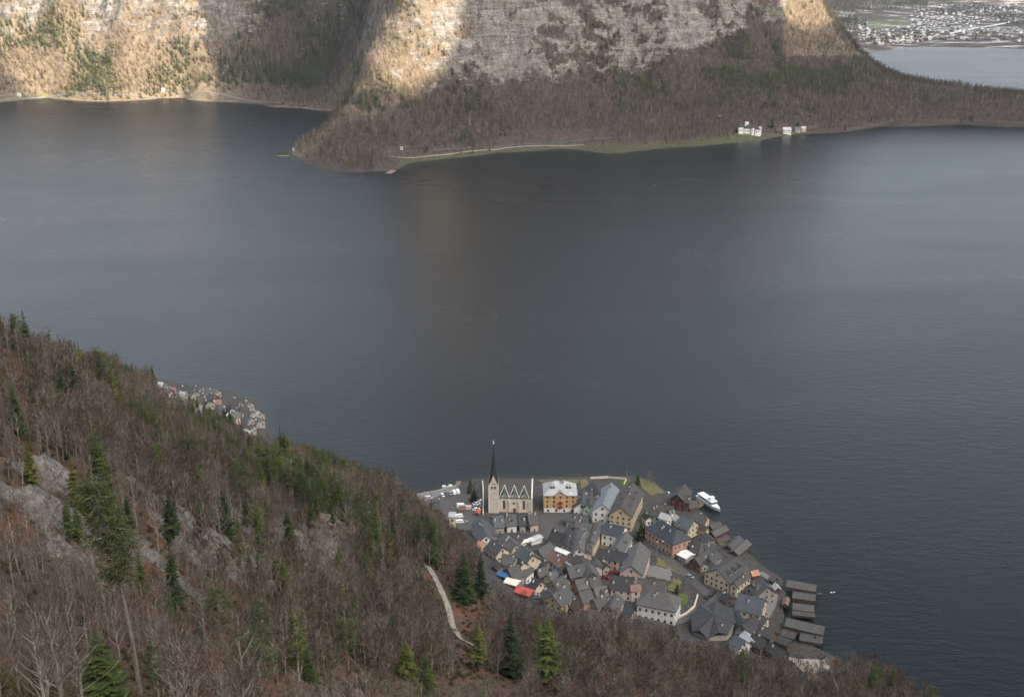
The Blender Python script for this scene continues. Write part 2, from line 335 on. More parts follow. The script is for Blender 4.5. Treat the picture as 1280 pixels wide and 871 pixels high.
class MB:                                   # mesh collector for boxes, prisms, tubes
    def __init__(s): s.v = []; s.f = []; s.mi = []
    def add(s, vs, fs, mi=0):
        o = len(s.v); s.v += [tuple(p) for p in vs]; s.f += [tuple(i + o for i in q) for q in fs]; s.mi += [mi] * len(fs)
    def box(s, x0, y0, z0, x1, y1, z1, mi=0):
        s.add([(x0, y0, z0), (x1, y0, z0), (x1, y1, z0), (x0, y1, z0), (x0, y0, z1), (x1, y0, z1), (x1, y1, z1), (x0, y1, z1)],
              [(3, 2, 1, 0), (4, 5, 6, 7), (0, 1, 5, 4), (1, 2, 6, 5), (2, 3, 7, 6), (3, 0, 4, 7)], mi)
    def slab(s, quad, t, mi=0):             # thick sheet below the given polygon
        n = (Vector(quad[1]) - Vector(quad[0])).cross(Vector(quad[2]) - Vector(quad[0])).normalized()
        if n.z < 0: quad = quad[::-1]; n = -n
        k = len(quad); lo = [tuple(Vector(p) - n * t) for p in quad]
        s.add(list(quad) + lo, [tuple(range(k)), tuple(range(2 * k - 1, k - 1, -1))] + [(i, i + k, (i + 1) % k + k, (i + 1) % k) for i in range(k)], mi)
    def tube(s, pts, rad, n=5, mi=0, cap=True):
        pts = [Vector(p) for p in pts]; vs = []
        for i, p in enumerate(pts):
            d = (pts[min(i + 1, len(pts) - 1)] - pts[max(i - 1, 0)]).normalized()
            a = d.orthogonal().normalized(); b = d.cross(a); r = rad[i] if hasattr(rad, '__len__') else rad
            vs += [p + (a * math.cos(2 * math.pi * k / n) + b * math.sin(2 * math.pi * k / n)) * r for k in range(n)]
        fs = [(i * n + k, i * n + (k + 1) % n, (i + 1) * n + (k + 1) % n, (i + 1) * n + k) for i in range(len(pts) - 1) for k in range(n)]
        if cap: fs += [tuple(range(n))[::-1], tuple(range((len(pts) - 1) * n, len(pts) * n))]
        s.add(vs, fs, mi)
    def tri(s, a, b, c, mi=0): s.add([a, b, c], [(0, 1, 2)], mi)
    def prism(s, poly, z0, z1, mi=0):
        k = len(poly); s.add([(*p[:2], z0) for p in poly] + [(*p[:2], z1) for p in poly], [tuple(range(k))[::-1], tuple(range(k, 2 * k))] + [(i, (i + 1) % k, (i + 1) % k + k, i + k) for i in range(k)], mi)
    def mesh(s, name, *mats):
        me = bpy.data.meshes.new(name); me.from_pydata(s.v, [], s.f)
        for m in mats: me.materials.append(m)
        me.polygons.foreach_set('material_index', s.mi); me.update(); return me
    def build(s, name, mats, parent=None, loc=(0, 0, 0), rz=0):
        return link(name, s.mesh(name, *(mats if isinstance(mats, (list, tuple)) else [mats])), parent, loc, rz)
def gridmesh(xs, ys):
    X, Y = np.meshgrid(xs, ys); nx, ny = len(xs), len(ys)
    i = np.arange((nx - 1) * (ny - 1)); a = (i // (nx - 1)) * nx + i % (nx - 1)
    return X, Y, np.stack([a, a + 1, a + nx + 1, a + nx], 1)
# ------------------------------------------------------------------ ground meshes
town_px = [(500, 622), (525, 640), (555, 668), (588, 702), (605, 735), (640, 772), (700, 783), (770, 790), (830, 806), (870, 824), (930, 840), (1000, 853), (1060, 852), (1090, 700), (900, 560), (495, 585)]
west_px = [(188, 455), (196, 492), (240, 512), (285, 528), (312, 552), (325, 562), (350, 556), (350, 455)]
def inpoly(u, v, poly):
    r = np.zeros(np.shape(u), bool); n = len(poly)
    for i in range(n):
        x0, y0 = poly[i]; x1, y1 = poly[(i + 1) % n]
        if y0 == y1: continue
        c = ((y0 > v) != (y1 > v)) & (u < (x1 - x0) * (v - y0) / (y1 - y0) + x0); r ^= c
    return r
xs = np.arange(-760, 330, 2.6); ys = np.arange(-20, 1010, 2.6)
X, Y, F = gridmesh(xs, ys); Z = near_h(X, Y); rock = near_rock(X, Y, _near(X, Y))
U, V, _ = proj(X, np.maximum(Y, 30), Z); tw = (inpoly(U, V, town_px) | inpoly(U, V, west_px)) & (Y > 350)
town = sstep(0.2, 0.8, tw * 1.0)
link_h = link('near_hillside_terrain', npmesh('near_hillside', np.stack([X.ravel(), Y.ravel(), Z.ravel()], 1), F, [M['hill']], attrs={'rock': rock, 'town': town}, smooth=True)); link_h['kind'] = 'structure'
xs = np.concatenate([np.arange(-3200, -1500, 60), np.arange(-1500, 1300, 5.5), np.arange(1300, 6500, 45)]); ys = np.concatenate([np.arange(1740, 3060, 5.5), np.arange(3060, 4400, 28), np.arange(4400, 12000, 70)])
X, Y, F = gridmesh(xs, ys); Z, CL = far_h(X, Y, True); U, V, _ = proj(X, Y, Z)
kill = ((Y > 1760) & (Z < -25)); keep = ~(kill.ravel()[F].all(1))
sunlit_gold = np.clip(sstep(345, 250, U) * (Y > 2600) * 0.85 + sstep(640, 540, U) * sstep(12, -14, V - (150 - (U - 450) * .5) + 60 * (fbm(X / 70., Y / 70., 301, 4) - .5)) * (Y < 2600) * 0.6 + sstep(975, 985, U) * (Y < 2900) * (V < 70) * (U < 1080) * .6, 0, 1) * (Y < 3600)  # warm sunlight tone painted into the ground colour where the sun patches lie
turf = sstep(9, 4, Z) * (Y < 2600) * ((U > 500) & (U < 1010)) * 0.35 + inpoly(U, V, [(1082, 26), (1140, 24), (1138, 36), (1090, 40)]) * (Y > 4000) + sstep(14, 5, Z) * (Y > 2500) * (U < 60) * (Y < 3000) * .6
turf = np.clip(turf + ((abs(U - 905) < 35) & (abs(V - 172) < 7)) * .35, 0, 1)
snow = (Y > 3700) * sstep(80, 40, Z)
far_o = link('mountain_terrain', npmesh('far_mountains', np.stack([X.ravel(), Y.ravel(), Z.ravel()], 1), F[keep], [M['mountain']], attrs={'rock': CL, 'sunlit_gold': sunlit_gold, 'turf': turf, 'snow': snow}, smooth=True)); far_o['kind'] = 'structure'
# ------------------------------------------------------------------ lake
xs = np.concatenate([np.arange(-9000, -1400, 400), np.arange(-1400, 1600, 12), np.arange(1600, 9001, 300)]); ys = np.concatenate([np.arange(-2500, 300, 300), np.arange(300, 2750, 12), np.arange(2750, 9001, 250)])
X, Y, F = gridmesh(xs, ys); D = np.maximum(np.where(Y < 1250, _near(X, Y), -99), np.where(Y > 1500, _far(X, Y), -99)); shal = sstep(-5.5, 1, D) * np.where(Y < 1250, 0.3, 0.6)
lake = link('lake_water', npmesh('lake', np.stack([X.ravel(), Y.ravel(), 0 * X.ravel()], 1), F, [M['water']], attrs={'shallow': shal})); lake['kind'] = 'structure'
# ------------------------------------------------------------------ unseen range added behind the camera to shade the scene; skyline shaped for sunlit gaps
tt = [-4000, -800, 1190, 1230, 1400, 1480, 1580, 1650, 1720, 1800, 2230, 2285, 2330, 2600, 2900, 3600, 6300, 9000]
hh = [1500, 1500, 1480, 1180, 1075, 1110, 1200, 1400, 1500, 1500, 1400, 1105, 1090, 1100, 1250, 1900, 1900, 500]
s_h = np.array([SH.x, SH.y]); t_h = np.array([-SH.y, SH.x])
tg = np.arange(-4000, 8000, 25.); prof = [(1500, 1.0), (1850, .55), (2300, .25), (2900, 0.0)]
jag = 22 * (fbm(tg / 60., tg * 0, 90, 4) - .5); vs = []
for s_, k in [(1150, .25), (1350, .65)] + prof:
    z_ = (np.interp(tg, tt, hh) + jag) * k + (0 if k == 1 else 60 * (fbm(tg / 200., tg * 0 + s_, 91, 3) - .5)) - (20 if k == 0 else 0)
    vs.append(np.stack([s_h[0] * s_ + t_h[0] * tg, s_h[1] * s_ + t_h[1] * tg, z_], 1))
n = len(tg); F = [[r * n + i, r * n + i + 1, (r + 1) * n + i + 1, (r + 1) * n + i] for r in range(5) for i in range(n - 1)]
rg = link('unseen_shading_terrain', npmesh('unseen_shading_range', np.concatenate(vs), np.array(F), [M['mountain']], attrs={k: np.zeros(len(tg) * 6) for k in ('rock', 'sunlit_gold', 'turf', 'snow')}, smooth=True)); rg['kind'] = 'structure'
# ------------------------------------------------------------------ haze
hz = MB(); hz.box(-9500, -4200, -60, 9500, 12500, 2100)
ho = hz.build('haze', []); ho['kind'] = 'stuff'
tag(ho, 'thin pale haze in the air over the lake', 'haze')
hm = bpy.data.materials.new('haze_air'); hm.use_nodes = True; t = hm.node_tree; t.nodes.clear()
pv = t.nodes.new('ShaderNodeVolumePrincipled'); pv.inputs['Color'].default_value = (.80, .86, .95, 1); pv.inputs['Density'].default_value = HAZE; pv.inputs['Anisotropy'].default_value = 0.2
mo = t.nodes.new('ShaderNodeOutputMaterial'); t.links.new(pv.outputs[0], mo.inputs['Volume']); ho.data.materials.append(hm)
# ------------------------------------------------------------------ tree prototypes
def rv(a, b): return random.uniform(a, b)
def bare_tree(seed, h=18.0, dense=1.0, spread=1.0, tw=1.0):
    random.seed(seed); t = MB(); c = MB(); pts = []; x = y = 0
    for i in range(8):
        k = i / 7; pts.append(Vector((x, y, h * (-0.08 + 1.0 * k)))); x += rv(-.03, .03) * h * .6; y += rv(-.03, .03) * h * .6
    t.tube(pts, [h * .0135 * (1 - k / 7 * .85) + .02 for k in range(8)], 6)
    def at(k):
        q = k * 7; i = min(int(q), 6); return pts[i].lerp(pts[i + 1], q - i)
    nl = int(15 * dense)
    for i in range(nl):
        k = 0.30 + 0.66 * (i / nl) + rv(-.02, .02); p = at(min(k, .98)); az = i * 2.4 + rv(-.5, .5); L = h * (0.40 - 0.24 * k) * rv(.7, 1.15) * spread
        el = R(rv(28, 52)) + (k - .5) * .6; d = Vector((math.cos(az) * math.cos(el), math.sin(az) * math.cos(el), math.sin(el)))
        lp = [p]; dd = d.copy()
        for j in range(4):
            dd = (dd + Vector((rv(-.2, .2), rv(-.2, .2), .13))).normalized(); lp.append(lp[-1] + dd * L / 4)
        t.tube(lp, [h * .0052 * (1 - j / 4 * .8) for j in range(5)], 3, cap=False)
        for j in range(int(7 * dense)):
            q = rv(.3, 1) * 3.99; a = lp[int(q)].lerp(lp[int(q) + 1], q - int(q)); L2 = L * rv(.25, .5)
            d2 = (dd + Vector((rv(-1, 1), rv(-1, 1), rv(-.2, .8)))).normalized(); e = a + d2 * L2
            wd = h * .0022 * tw; o = d2.orthogonal().normalized() * wd
            c.tri(a - o, a + o, e); 
            for m in range(5):
                s_ = a.lerp(e, rv(.2, 1)); d3 = (d2 + Vector((rv(-1, 1), rv(-1, 1), rv(-.3, .7)))).normalized()
                f = s_ + d3 * L2 * rv(.35, .7); o = d3.cross(Vector((rv(-1, 1), rv(-1, 1), rv(-1, 1)))).normalized() * h * .0016 * tw
                c.tri(s_ - o, s_ + o, f)
    return t, c
def spruce(seed, h=24.0, wide=0.17, base=0.12, n=26):
    random.seed(seed); t = MB(); c = MB()
    t.tube([(0, 0, -.06 * h), (0, 0, h * .5), (0, 0, h * .97)], [h * .014, h * .009, .03], 6)
    for i in range(n):
        k = base + (1 - base) * (i / (n - 1)) ** 0.92; z = h * k; r0 = h * wide * (1 - k) ** 0.8 * rv(.75, 1.15) + .25
        m = 9 if k < .8 else 6
        for j in range(m):
            az = j * 2 * math.pi / m + i * .9 + rv(-.4, .4); L = r0 * rv(.45, 1.25); dr = -0.30 - .45 * (1 - k) * rv(.5, 1.5)
            d = Vector((math.cos(az), math.sin(az), 0)); sd_ = Vector((-d.y, d.x, 0)); a = Vector((0, 0, z + rv(-.02, .02) * h)); wdt = L * .30 + .15
            m1 = a + d * L * .5 + Vector((0, 0, dr * L * .45)); e = a + d * L + Vector((0, 0, dr * L * .75 + .10 * L))
            c.add([a, m1 - sd_ * wdt * rv(.7, 1.1) + Vector((0, 0, -.12 * L)), e, m1 + sd_ * wdt * rv(.7, 1.1) + Vector((0, 0, -.12 * L)), m1], [(0, 1, 4), (1, 2, 4), (2, 3, 4), (3, 0, 4)])
            for q in range(3):
                s_ = a.lerp(e, rv(.25, .95)); sg = rv(-1, 1); f = s_ + sd_ * sg * wdt * 1.2 + d * rv(0, .25) * L + Vector((0, 0, -rv(.15, .4) * L * .6 - .2))
                g = s_ + d * .16 * L; c.tri(s_, g, f)
    c.add([(.12, 0, h * .93), (-.12, .1, h * .93), (0, -.12, h * .93), (0, 0, h * 1.02)], [(0, 1, 3), (1, 2, 3), (2, 0, 3)])
    return t, c
def pine(seed, h=26.0, base=0.5, wide=0.16, lean=0.0, nclump=70, fine=1.0):
    random.seed(seed); t = MB(); c = MB()
    pts = [Vector((lean * k * k + rv(-.1, .1), rv(-.1, .1), h * (k * 1.0 - .05))) for k in [i / 6 for i in range(7)]]
    t.tube(pts, [h * .013 * (1 - .8 * k / 6) for k in range(7)], 7)
    for i in range(nclump):
        k = base + (1 - base) * rv(0, 1); q = k * 6; j = min(int(q), 5); p = pts[j].lerp(pts[j + 1], q - j)
        az = rv(0, 6.28); r = h * wide * (0.35 + .75 * math.sin(math.pi * min(1, (1 - k) / (1 - base) * .75 + .12))) * rv(.35, 1.05)
        e = p + Vector((math.cos(az) * r, math.sin(az) * r, r * rv(-.25, .25)))
        t.tube([p, p.lerp(e, .5) + Vector((0, 0, .05 * r)), e], [h * .0028, h * .002, h * .001], 3, cap=False)
        for m in range(int(16 / fine ** 1.3)):
            s_ = p.lerp(e, rv(.45, 1.08)) + Vector((rv(-.6, .6), rv(-.6, .6), rv(-.3, .5))) * h * .035
            d = Vector((rv(-1, 1), rv(-1, 1), rv(-.3, .7))).normalized() * h * rv(.02, .035) * fine; o = d.cross(Vector((rv(-1, 1), rv(-1, 1), rv(-1, 1)))).normalized() * h * .009 * fine
            c.tri(s_ - o, s_ + o, s_ + d)
    return t, c
def far_bare(seed, h=18.0):
    random.seed(seed); t = MB(); c = MB(); t.tube([(0, 0, -1), (0, 0, h * .8)], [h * .012, h * .004], 3, cap=False)
    for i in range(70):
        k = rv(.3, .95); a = Vector((0, 0, h * k)); az = rv(0, 6.28); el = R(rv(20, 65)); L = h * (.42 - .28 * k) * rv(.5, 1.1)
        e = a + Vector((math.cos(az) * math.cos(el), math.sin(az) * math.cos(el), math.sin(el))) * L
        s_ = a.lerp(e, rv(.2, .6)); o = Vector((rv(-1, 1), rv(-1, 1), rv(-1, 1))).normalized() * h * .011; c.tri(s_ - o, s_ + o, e + Vector((0, 0, rv(0, .08) * h)))
    return t, c
def joined(name, tc, mt, mc):
    t, c = tc; j = MB(); j.add(t.v, t.f, 0); j.add(c.v, c.f, 1); return j.mesh(name, mt, mc)
protos = {}
def reg(kind, variants, mt, mc):
    L = []
    for t, c in variants:
        L.append((t.mesh('trunk', mt), c.mesh('crown', mc), joined(kind, (t, c), mt, mc)))
    protos[kind] = L
reg('broadleaf_tree', [bare_tree(s) for s in (1, 2, 3, 4)] + [bare_tree(s, tw=2.3, spread=1.1) for s in (5, 6, 7, 8)], M['bark'], M['twig'])
reg('spruce_tree', [spruce(11), spruce(12, wide=.14), spruce(13, wide=.21, base=.05), spruce(14, wide=.16, base=.3)], M['dark_bark'], M['needle'])
reg('pine_tree', [pine(21, fine=.7), pine(22, base=.35, wide=.13, fine=.6, nclump=90), pine(23, base=.25, wide=.19, nclump=120, fine=.6)], M['bark'], M['pine_needle'])
reg('far_bare', [far_bare(31), far_bare(32)], M['bark'], M['far_twig'])
reg('far_spruce', [spruce(41, 24, .17, .1, 12), spruce(42, 24, .15, .2, 10)], M['dark_bark'], M['needle'])
reg('far_larch', [spruce(51, 22, .15, .15, 10)], M['bark'], M['larch'])
def shrub(seed):
    random.seed(seed); t = MB(); c = MB(); t.tube([(0, 0, -.3), (0, 0, 1)], [.05, .03], 3, cap=False)
    for i in range(90):
        az = rv(0, 6.28); el = R(rv(15, 80)); L = rv(.8, 2.2); d = Vector((math.cos(az) * math.cos(el), math.sin(az) * math.cos(el), math.sin(el)))
        s_ = d * L * rv(.1, .6); e = d * L + Vector((rv(-.4, .4), rv(-.4, .4), rv(-.2, .4))); o = d.cross(Vector((rv(-1, 1), rv(-1, 1), rv(-1, 1)))).normalized() * rv(.03, .13); c.tri(s_ - o, s_ + o, e)
    return t, c
reg('shrub', [shrub(61), shrub(62)], M['bark'], M['moss'])
def tree(kind, var, loc, h, rz, label, cat, group=None, base_h={'broadleaf_tree': 18., 'spruce_tree': 24., 'pine_tree': 26.}, wid=1.0):
    s = h / base_h[kind]; e = bpy.data.objects.new(kind, None); C.objects.link(e); e.location = loc; e.rotation_euler = (0, 0, rz); e.scale = (s * wid, s * wid, s); e.empty_display_size = .5
    tm, cm, _ = protos[kind][var]; link('trunk', tm, e); link('crown', cm, e); tag(e, label, cat, group); return e
def scatter(name, pts, rots, scls, idx, kinds, label, cat):
    """one countless mass of growth: every tree of it is an instance of a joined trunk-and-crown mesh"""
    me = bpy.data.meshes.new(name); me.vertices.add(len(pts)); me.vertices.foreach_set('co', np.asarray(pts, np.float32).ravel())
    for n, a, ty in (('rz', rots, 'FLOAT'), ('sc', scls, 'FLOAT'), ('id', idx, 'INT')):
        at = me.attributes.new(n, ty, 'POINT'); at.data.foreach_set('value', np.asarray(a, np.int32 if ty == 'INT' else np.float32))
    o = link(name, me); tag(o, label, cat, kind='stuff')
    g = bpy.data.node_groups.new(name, 'GeometryNodeTree'); g.interface.new_socket('Geometry', in_out='INPUT', socket_type='NodeSocketGeometry'); g.interface.new_socket('Geometry', in_out='OUTPUT', socket_type='NodeSocketGeometry')
    gi = g.nodes.new('NodeGroupInput'); go = g.nodes.new('NodeGroupOutput'); jn = g.nodes.new('GeometryNodeJoinGeometry'); L = g.links.new
    def na(n, ty):
        a = g.nodes.new('GeometryNodeInputNamedAttribute'); a.data_type = ty; a.inputs['Name'].default_value = n; return a.outputs[0]
    cx = g.nodes.new('ShaderNodeCombineXYZ'); L(na('rz', 'FLOAT'), cx.inputs[2]); idn = na('id', 'INT'); scn = na('sc', 'FLOAT')
    for k, me_ in enumerate(kinds):
        po = bpy.data.objects.new(name, me_)            # mesh holder for the node tree only; never linked to the scene
        oi = g.nodes.new('GeometryNodeObjectInfo'); oi.inputs['Object'].default_value = po; oi.inputs['As Instance'].default_value = True
        cmp = g.nodes.new('FunctionNodeCompare'); cmp.data_type = 'INT'; cmp.operation = 'EQUAL'; L(idn, cmp.inputs['A'] if False else [i for i in cmp.inputs if i.type == 'INT'][0]); [i for i in cmp.inputs if i.type == 'INT'][1].default_value = k
        ip = g.nodes.new('GeometryNodeInstanceOnPoints'); L(gi.outputs[0], ip.inputs['Points']); L(cmp.outputs[0], ip.inputs['Selection']); L(oi.outputs['Geometry'], ip.inputs['Instance']); L(cx.outputs[0], ip.inputs['Rotation']); L(scn, ip.inputs['Scale']); L(ip.outputs[0], jn.inputs[0])
    L(jn.outputs[0], go.inputs[0]); md = o.modifiers.new('growth', 'NODES'); md.node_group = g; return o
def hit(u, v, hf=lambda x, y: near_h(x, y), t0=60., t1=1400., n=1500):
    d = ray(u, v); t = np.linspace(t0, t1, n); x = d[0] * t; y = d[1] * t; z = CZ + d[2] * t; h = np.maximum(hf(x, y), 0.0)
    k = np.argmax(z < h) if (z < h).any() else n - 1
    k = max(k, 1); a = z[k - 1] - h[k - 1]; b = h[k] - z[k]; f = a / max(a + b, 1e-6); tt_ = t[k - 1] + (t[k] - t[k - 1]) * f
    return Vector((d[0] * tt_, d[1] * tt_, float(h[k - 1] + (h[k] - h[k - 1]) * f)))
def visible(x, y, ztop, hf, y0=40):
    ok = np.ones(len(x), bool)
    for k in np.linspace(0.06, 0.985, 46):
        xx = x * k; yy = y * k; zz = CZ + (ztop - CZ) * k; ok &= ~((hf(xx, yy) > zz + 1.5) & (yy > y0))
    return ok
# ------------------------------------------------------------------ near woods
rng = np.random.default_rng(5)
path_px = [(540, 716), (547, 730), (556, 748), (562, 765), (566, 785), (573, 797), (588, 806)]
path3 = [hit(u, v) for u, v in path_px]
def near_wood(step, seed, x0=-620, x1=250, y0=70, y1=960):
    rg_ = np.random.default_rng(seed); gx, gy = np.meshgrid(np.arange(x0, x1, step), np.arange(y0, y1, step))
    x = (gx + rg_.uniform(-.48, .48, gx.shape) * step).ravel(); y = (gy + rg_.uniform(-.48, .48, gx.shape) * step).ravel()
    z = near_h(x, y); u, v, d = proj(x, y, z); ut, vt, _ = proj(x, y, z + 18)
    ok = (z > 1.0) & (u > -90) & (u < 1330) & (vt < 930) & ~inpoly(u, v, town_px) & ~inpoly(u, v, west_px)
    pd = np.min([np.hypot(x - p.x, y - p.y) for p in path3], axis=0); ok &= pd > 5.5
    r = near_rock(x, y, _near(x, y)); ok &= rg_.random(len(x)) > r * .85
    ok &= ~((abs(u - 85) < 40) & (abs(v - 628) < 22) & (rg_.random(len(x)) < .5)) & ~((v > 850) & (u > 330) & (u < 640) & (rg_.random(len(x)) < .75))
    x, y, z = x[ok], y[ok], z[ok]; vis = visible(x, y, z + 15, _near); return x[vis], y[vis], z[vis]
x, y, z = near_wood(4.7, 3); u, v, d = proj(x, y, z)
cn = fbm(x / 34., y / 34., 77, 3); pc = sstep(.52, .68, cn) * .62 * sstep(640, 420, u) * sstep(150, 330, d) + 0.04 * (u < 640) + .010
con = rng.random(len(x)) < pc; pin = con & (rng.random(len(x)) < .3)
hgt = np.where(con, rng.uniform(12, 23, len(x)), rng.uniform(12, 19, len(x))) * np.clip(.75 + (d - 200) / 900., .75, 1.0)
hgt = hgt * np.where((u > 150) & (u < 350) & (v < 600), .62, 1.0) * np.where(u < 60, .85, 1)
ed = inpoly(u, v - 26, town_px) | inpoly(u - 20, v - 12, town_px); hgt = np.where(ed, hgt * .85, hgt); con &= ~ed
hgt = np.where((v > 790) & (u > 560), hgt * .95, hgt); kill_ = ((np.abs(u - 165) < 26) & (d < 200)) | (d < 190) & (rng.random(len(x)) < .3) & ~con | (con & (d < 250))
for ub_, vb_, vt_ in [(580, 752, 690), (601, 745, 692), (598, 838, 776), (638, 846, 768), (684, 858, 774), (508, 848, 798), (316, 874, 786), (374, 850, 764), (386, 852, 806), (436, 842, 768), (200, 884, 800), (132, 880, 790)]:
    kill_ |= (np.abs(u - ub_) < 15) & (v > vb_ - 3) & (v < vb_ + 42) | (np.abs(u - ub_) < 11) & (v > vb_ - 12) & (v < vb_ + 60)
for a_, b_ in zip(path_px[:-1], path_px[1:]):
    for k_ in (0, .5): pu, pv = a_[0] + (b_[0] - a_[0]) * k_, a_[1] + (b_[1] - a_[1]) * k_; kill_ |= (np.abs(u - pu) < 11) & (v - pv > -2) & (v - pv < 36)
order = np.argsort(d); order = order[~kill_[order]]
fr = (u > -20) & (u < 1300) & (v - hgt / d * FPX * .85 < 871)
Lb = 'leafless grey-brown broadleaf tree, one of the many in the bare wood on the near slope'
Ls = 'dark green drooping spruce, one of many among bare trees on the near slope'
Lp = 'olive green bare-stemmed pine, one of several among the trees on the near slope'
cnt = {'broadleaf_tree': 0, 'spruce_tree': 0, 'pine_tree': 0}; rest = {k: [] for k in cnt}
for i in order:
    k = ('pine_tree' if pin[i] else 'spruce_tree') if con[i] else 'broadleaf_tree'; nv = len(protos[k]); var = int(rng.integers(nv)) if k[0] != 'b' else int(rng.integers(4)) + (4 if d[i] > 300 else 0); rz = float(rng.uniform(0, 6.28))
    lim = {'broadleaf_tree': 300, 'spruce_tree': 285, 'pine_tree': 80}[k]
    if cnt[k] < lim and fr[i]:
        cnt[k] += 1; lb, ct, gp = {'broadleaf_tree': (Lb, 'tree', 'bare broadleaf trees on the near slope'), 'spruce_tree': (Ls, 'spruce', 'spruces scattered over the near slope'), 'pine_tree': (Lp, 'pine', 'pines scattered over the near slope')}[k]
        tree(k, var, (x[i], y[i], z[i]), hgt[i] * (1.1 if k != 'broadleaf_tree' else 1), rz, lb, ct, gp)
    else: rest[k].append((x[i], y[i], z[i], rz, hgt[i] / {'broadleaf_tree': 18., 'spruce_tree': 24., 'pine_tree': 26.}[k], var))
print('near trees', cnt, {k: len(a) for k, a in rest.items()})
for k, lb, ct in (('broadleaf_tree', 'leafless brown wood covering the rest of the near slope down to the village', 'woodland'), ('spruce_tree', 'dark spruces standing far down the near slope above the shore', 'woodland'), ('pine_tree', 'olive pines far down the near slope', 'woodland')):
    a = np.array(rest[k])
    if len(a): scatter('bare_woodland' if k[0] == 'b' else 'conifer_woodland', a[:, :3], a[:, 3], a[:, 4], a[:, 5], [p[2] for p in protos[k]], lb, ct)
x, y, z = near_wood(3.1, 8, y1=760); u, v, d = proj(x, y, z); r = near_rock(x, y, _near(x, y))
print('shrubs', len(x))
scatter('undergrowth', np.stack([x, y, z], 1), rng.uniform(0, 6.28, len(x)), rng.uniform(.4, 1.15, len(x)), rng.integers(0, 2, len(x)), [p[2] for p in protos['shrub']], 'tangled brown and mossy undergrowth between the trees of the near slope', 'undergrowth')
# the conifers that stand out one by one: foot pixel, top pixel, kind, variant, width, description
for ub, vb, vt, k, var, wd, lb in [
    (580, 752, 690, 'spruce_tree', 0, 1.15, 'tall dark spruce on the right of the bend of the gravel path'),
    (601, 745, 692, 'spruce_tree', 1, 1.0, 'slightly paler spruce between the path and the lowest houses'),
    (598, 838, 776, 'spruce_tree', 3, 1.0, 'dark spruce just below the lower end of the gravel path'),
    (638, 846, 768, 'spruce_tree', 1, 1.15, 'slender green spruce in the middle of the row below the village'),
    (684, 858, 774, 'spruce_tree', 3, 1.3, 'tallest green spruce of the row below the village, with bare lower stem'),
    (702, 880, 846, 'spruce_tree', 1, 1.0, 'small bright green spruce at the bottom edge below the tall one'),
    (508, 848, 798, 'spruce_tree', 2, 1.2, 'bushy dark green spruce standing alone at the bottom middle'),
    (316, 874, 786, 'pine_tree', 2, 1.5, 'broad light green pine in the lower left foreground'),
    (374, 850, 764, 'pine_tree', 1, 1.0, 'ragged green pine to the right of the broad light one'),
    (386, 852, 806, 'spruce_tree', 2, 1.0, 'small light green conifer at the foot of the ragged pine'),
    (436, 842, 768, 'pine_tree', 0, 1.1, 'pine with green top and pale bare stem in the lower foreground'),
    (132, 880, 790, 'spruce_tree', 2, 1.3, 'big dark spruce beside the tall leaning pine stem'),
    (200, 884, 800, 'pine_tree', 1, 1.0, 'yellow-green pine to the right of the tall leaning pine stem'),
    (538, 704, 674, 'spruce_tree', 1, 1.1, 'young green spruce alone in the brown wood left of the village'),
    (216, 672, 612, 'spruce_tree', 0, 1.0, 'dark spruce standing between the pale rock ledges'),
    (252, 640, 575, 'spruce_tree', 0, 1.0, 'dark spruce on the slope up from the pale rock ledges'),
    (425, 712, 680, 'spruce_tree', 0, 1.1, 'short dark spruce above the pale rock band in the middle slope'),
    (362, 690, 640, 'spruce_tree', 3, 1.1, 'olive dark spruce at the left end of the middle rock band'),
    (108, 566, 500, 'spruce_tree', 0, 1.1, 'dark spruce high on the upper left slope')]:
    p = hit(ub, vb); _, _, dd = proj(p.x, p.y, p.z); H = (vb - vt) * dd / FPX / math.cos(math.atan2(CZ - p.z, p.y)) * .96
    tree(k, var, p, H, rv(0, 6), lb, 'pine' if k[0] == 'p' else 'spruce', wid=wd * (1.35 if k[0] == 's' else 1.1))
# the tall pine that leans in front of the lower left corner
tm, cm = pine(99, 42, base=.58, wide=.115, lean=-4.0, nclump=115, fine=.34); p = hit(176, 866)
_, _, dd = proj(p.x, p.y, p.z); e = bpy.data.objects.new('pine_tree', None); C.objects.link(e); e.location = p - Vector((0, 0, 1)); tm.v = [(a_[0] * 1.0, a_[1], a_[2]) for a_ in tm.v]; H = (876 - 630) * dd / FPX / .80; s_ = H / 42; e.scale = (s_ * .95, s_ * .95, s_)
tm.build('trunk', M['bark'], e); cm.build('crown', M['pine_needle'], e); tag(e, 'very tall leaning pine with long bare stem and olive crown, lower left', 'pine')
# ------------------------------------------------------------------ far woods
def far_wood(step, seed, x0, x1, y0, y1):
    rg_ = np.random.default_rng(seed); gx, gy = np.meshgrid(np.arange(x0, x1, step), np.arange(y0, y1, step))
    x = (gx + rg_.uniform(-.5, .5, gx.shape) * step).ravel(); y = (gy + rg_.uniform(-.5, .5, gx.shape) * step).ravel()
    z, c = far_h(x, y, True); u, v, d = proj(x, y, z); ok = (z > 1.6) & (u > -30) & (u < 1310) & (v > -25)
    return x[ok], y[ok], z[ok], c[ok], u[ok], v[ok], d[ok]
x, y, z, c, u, v, d = far_wood(7.2, 12, -1400, 1350, 1780, 3250)
n = len(x); q = rng.random(n)
gsl = (np.abs(far_h(x + 3, y) - far_h(x - 3, y)) + np.abs(far_h(x, y + 3) - far_h(x, y - 3))) / 6
keep = q > c * np.where(u < 330, .72, .86)
keep &= ~((u > 360) & (u < 520) & (np.abs(v - (191 + (u - 480) * -.05)) < 2.5) & (y < 2300))
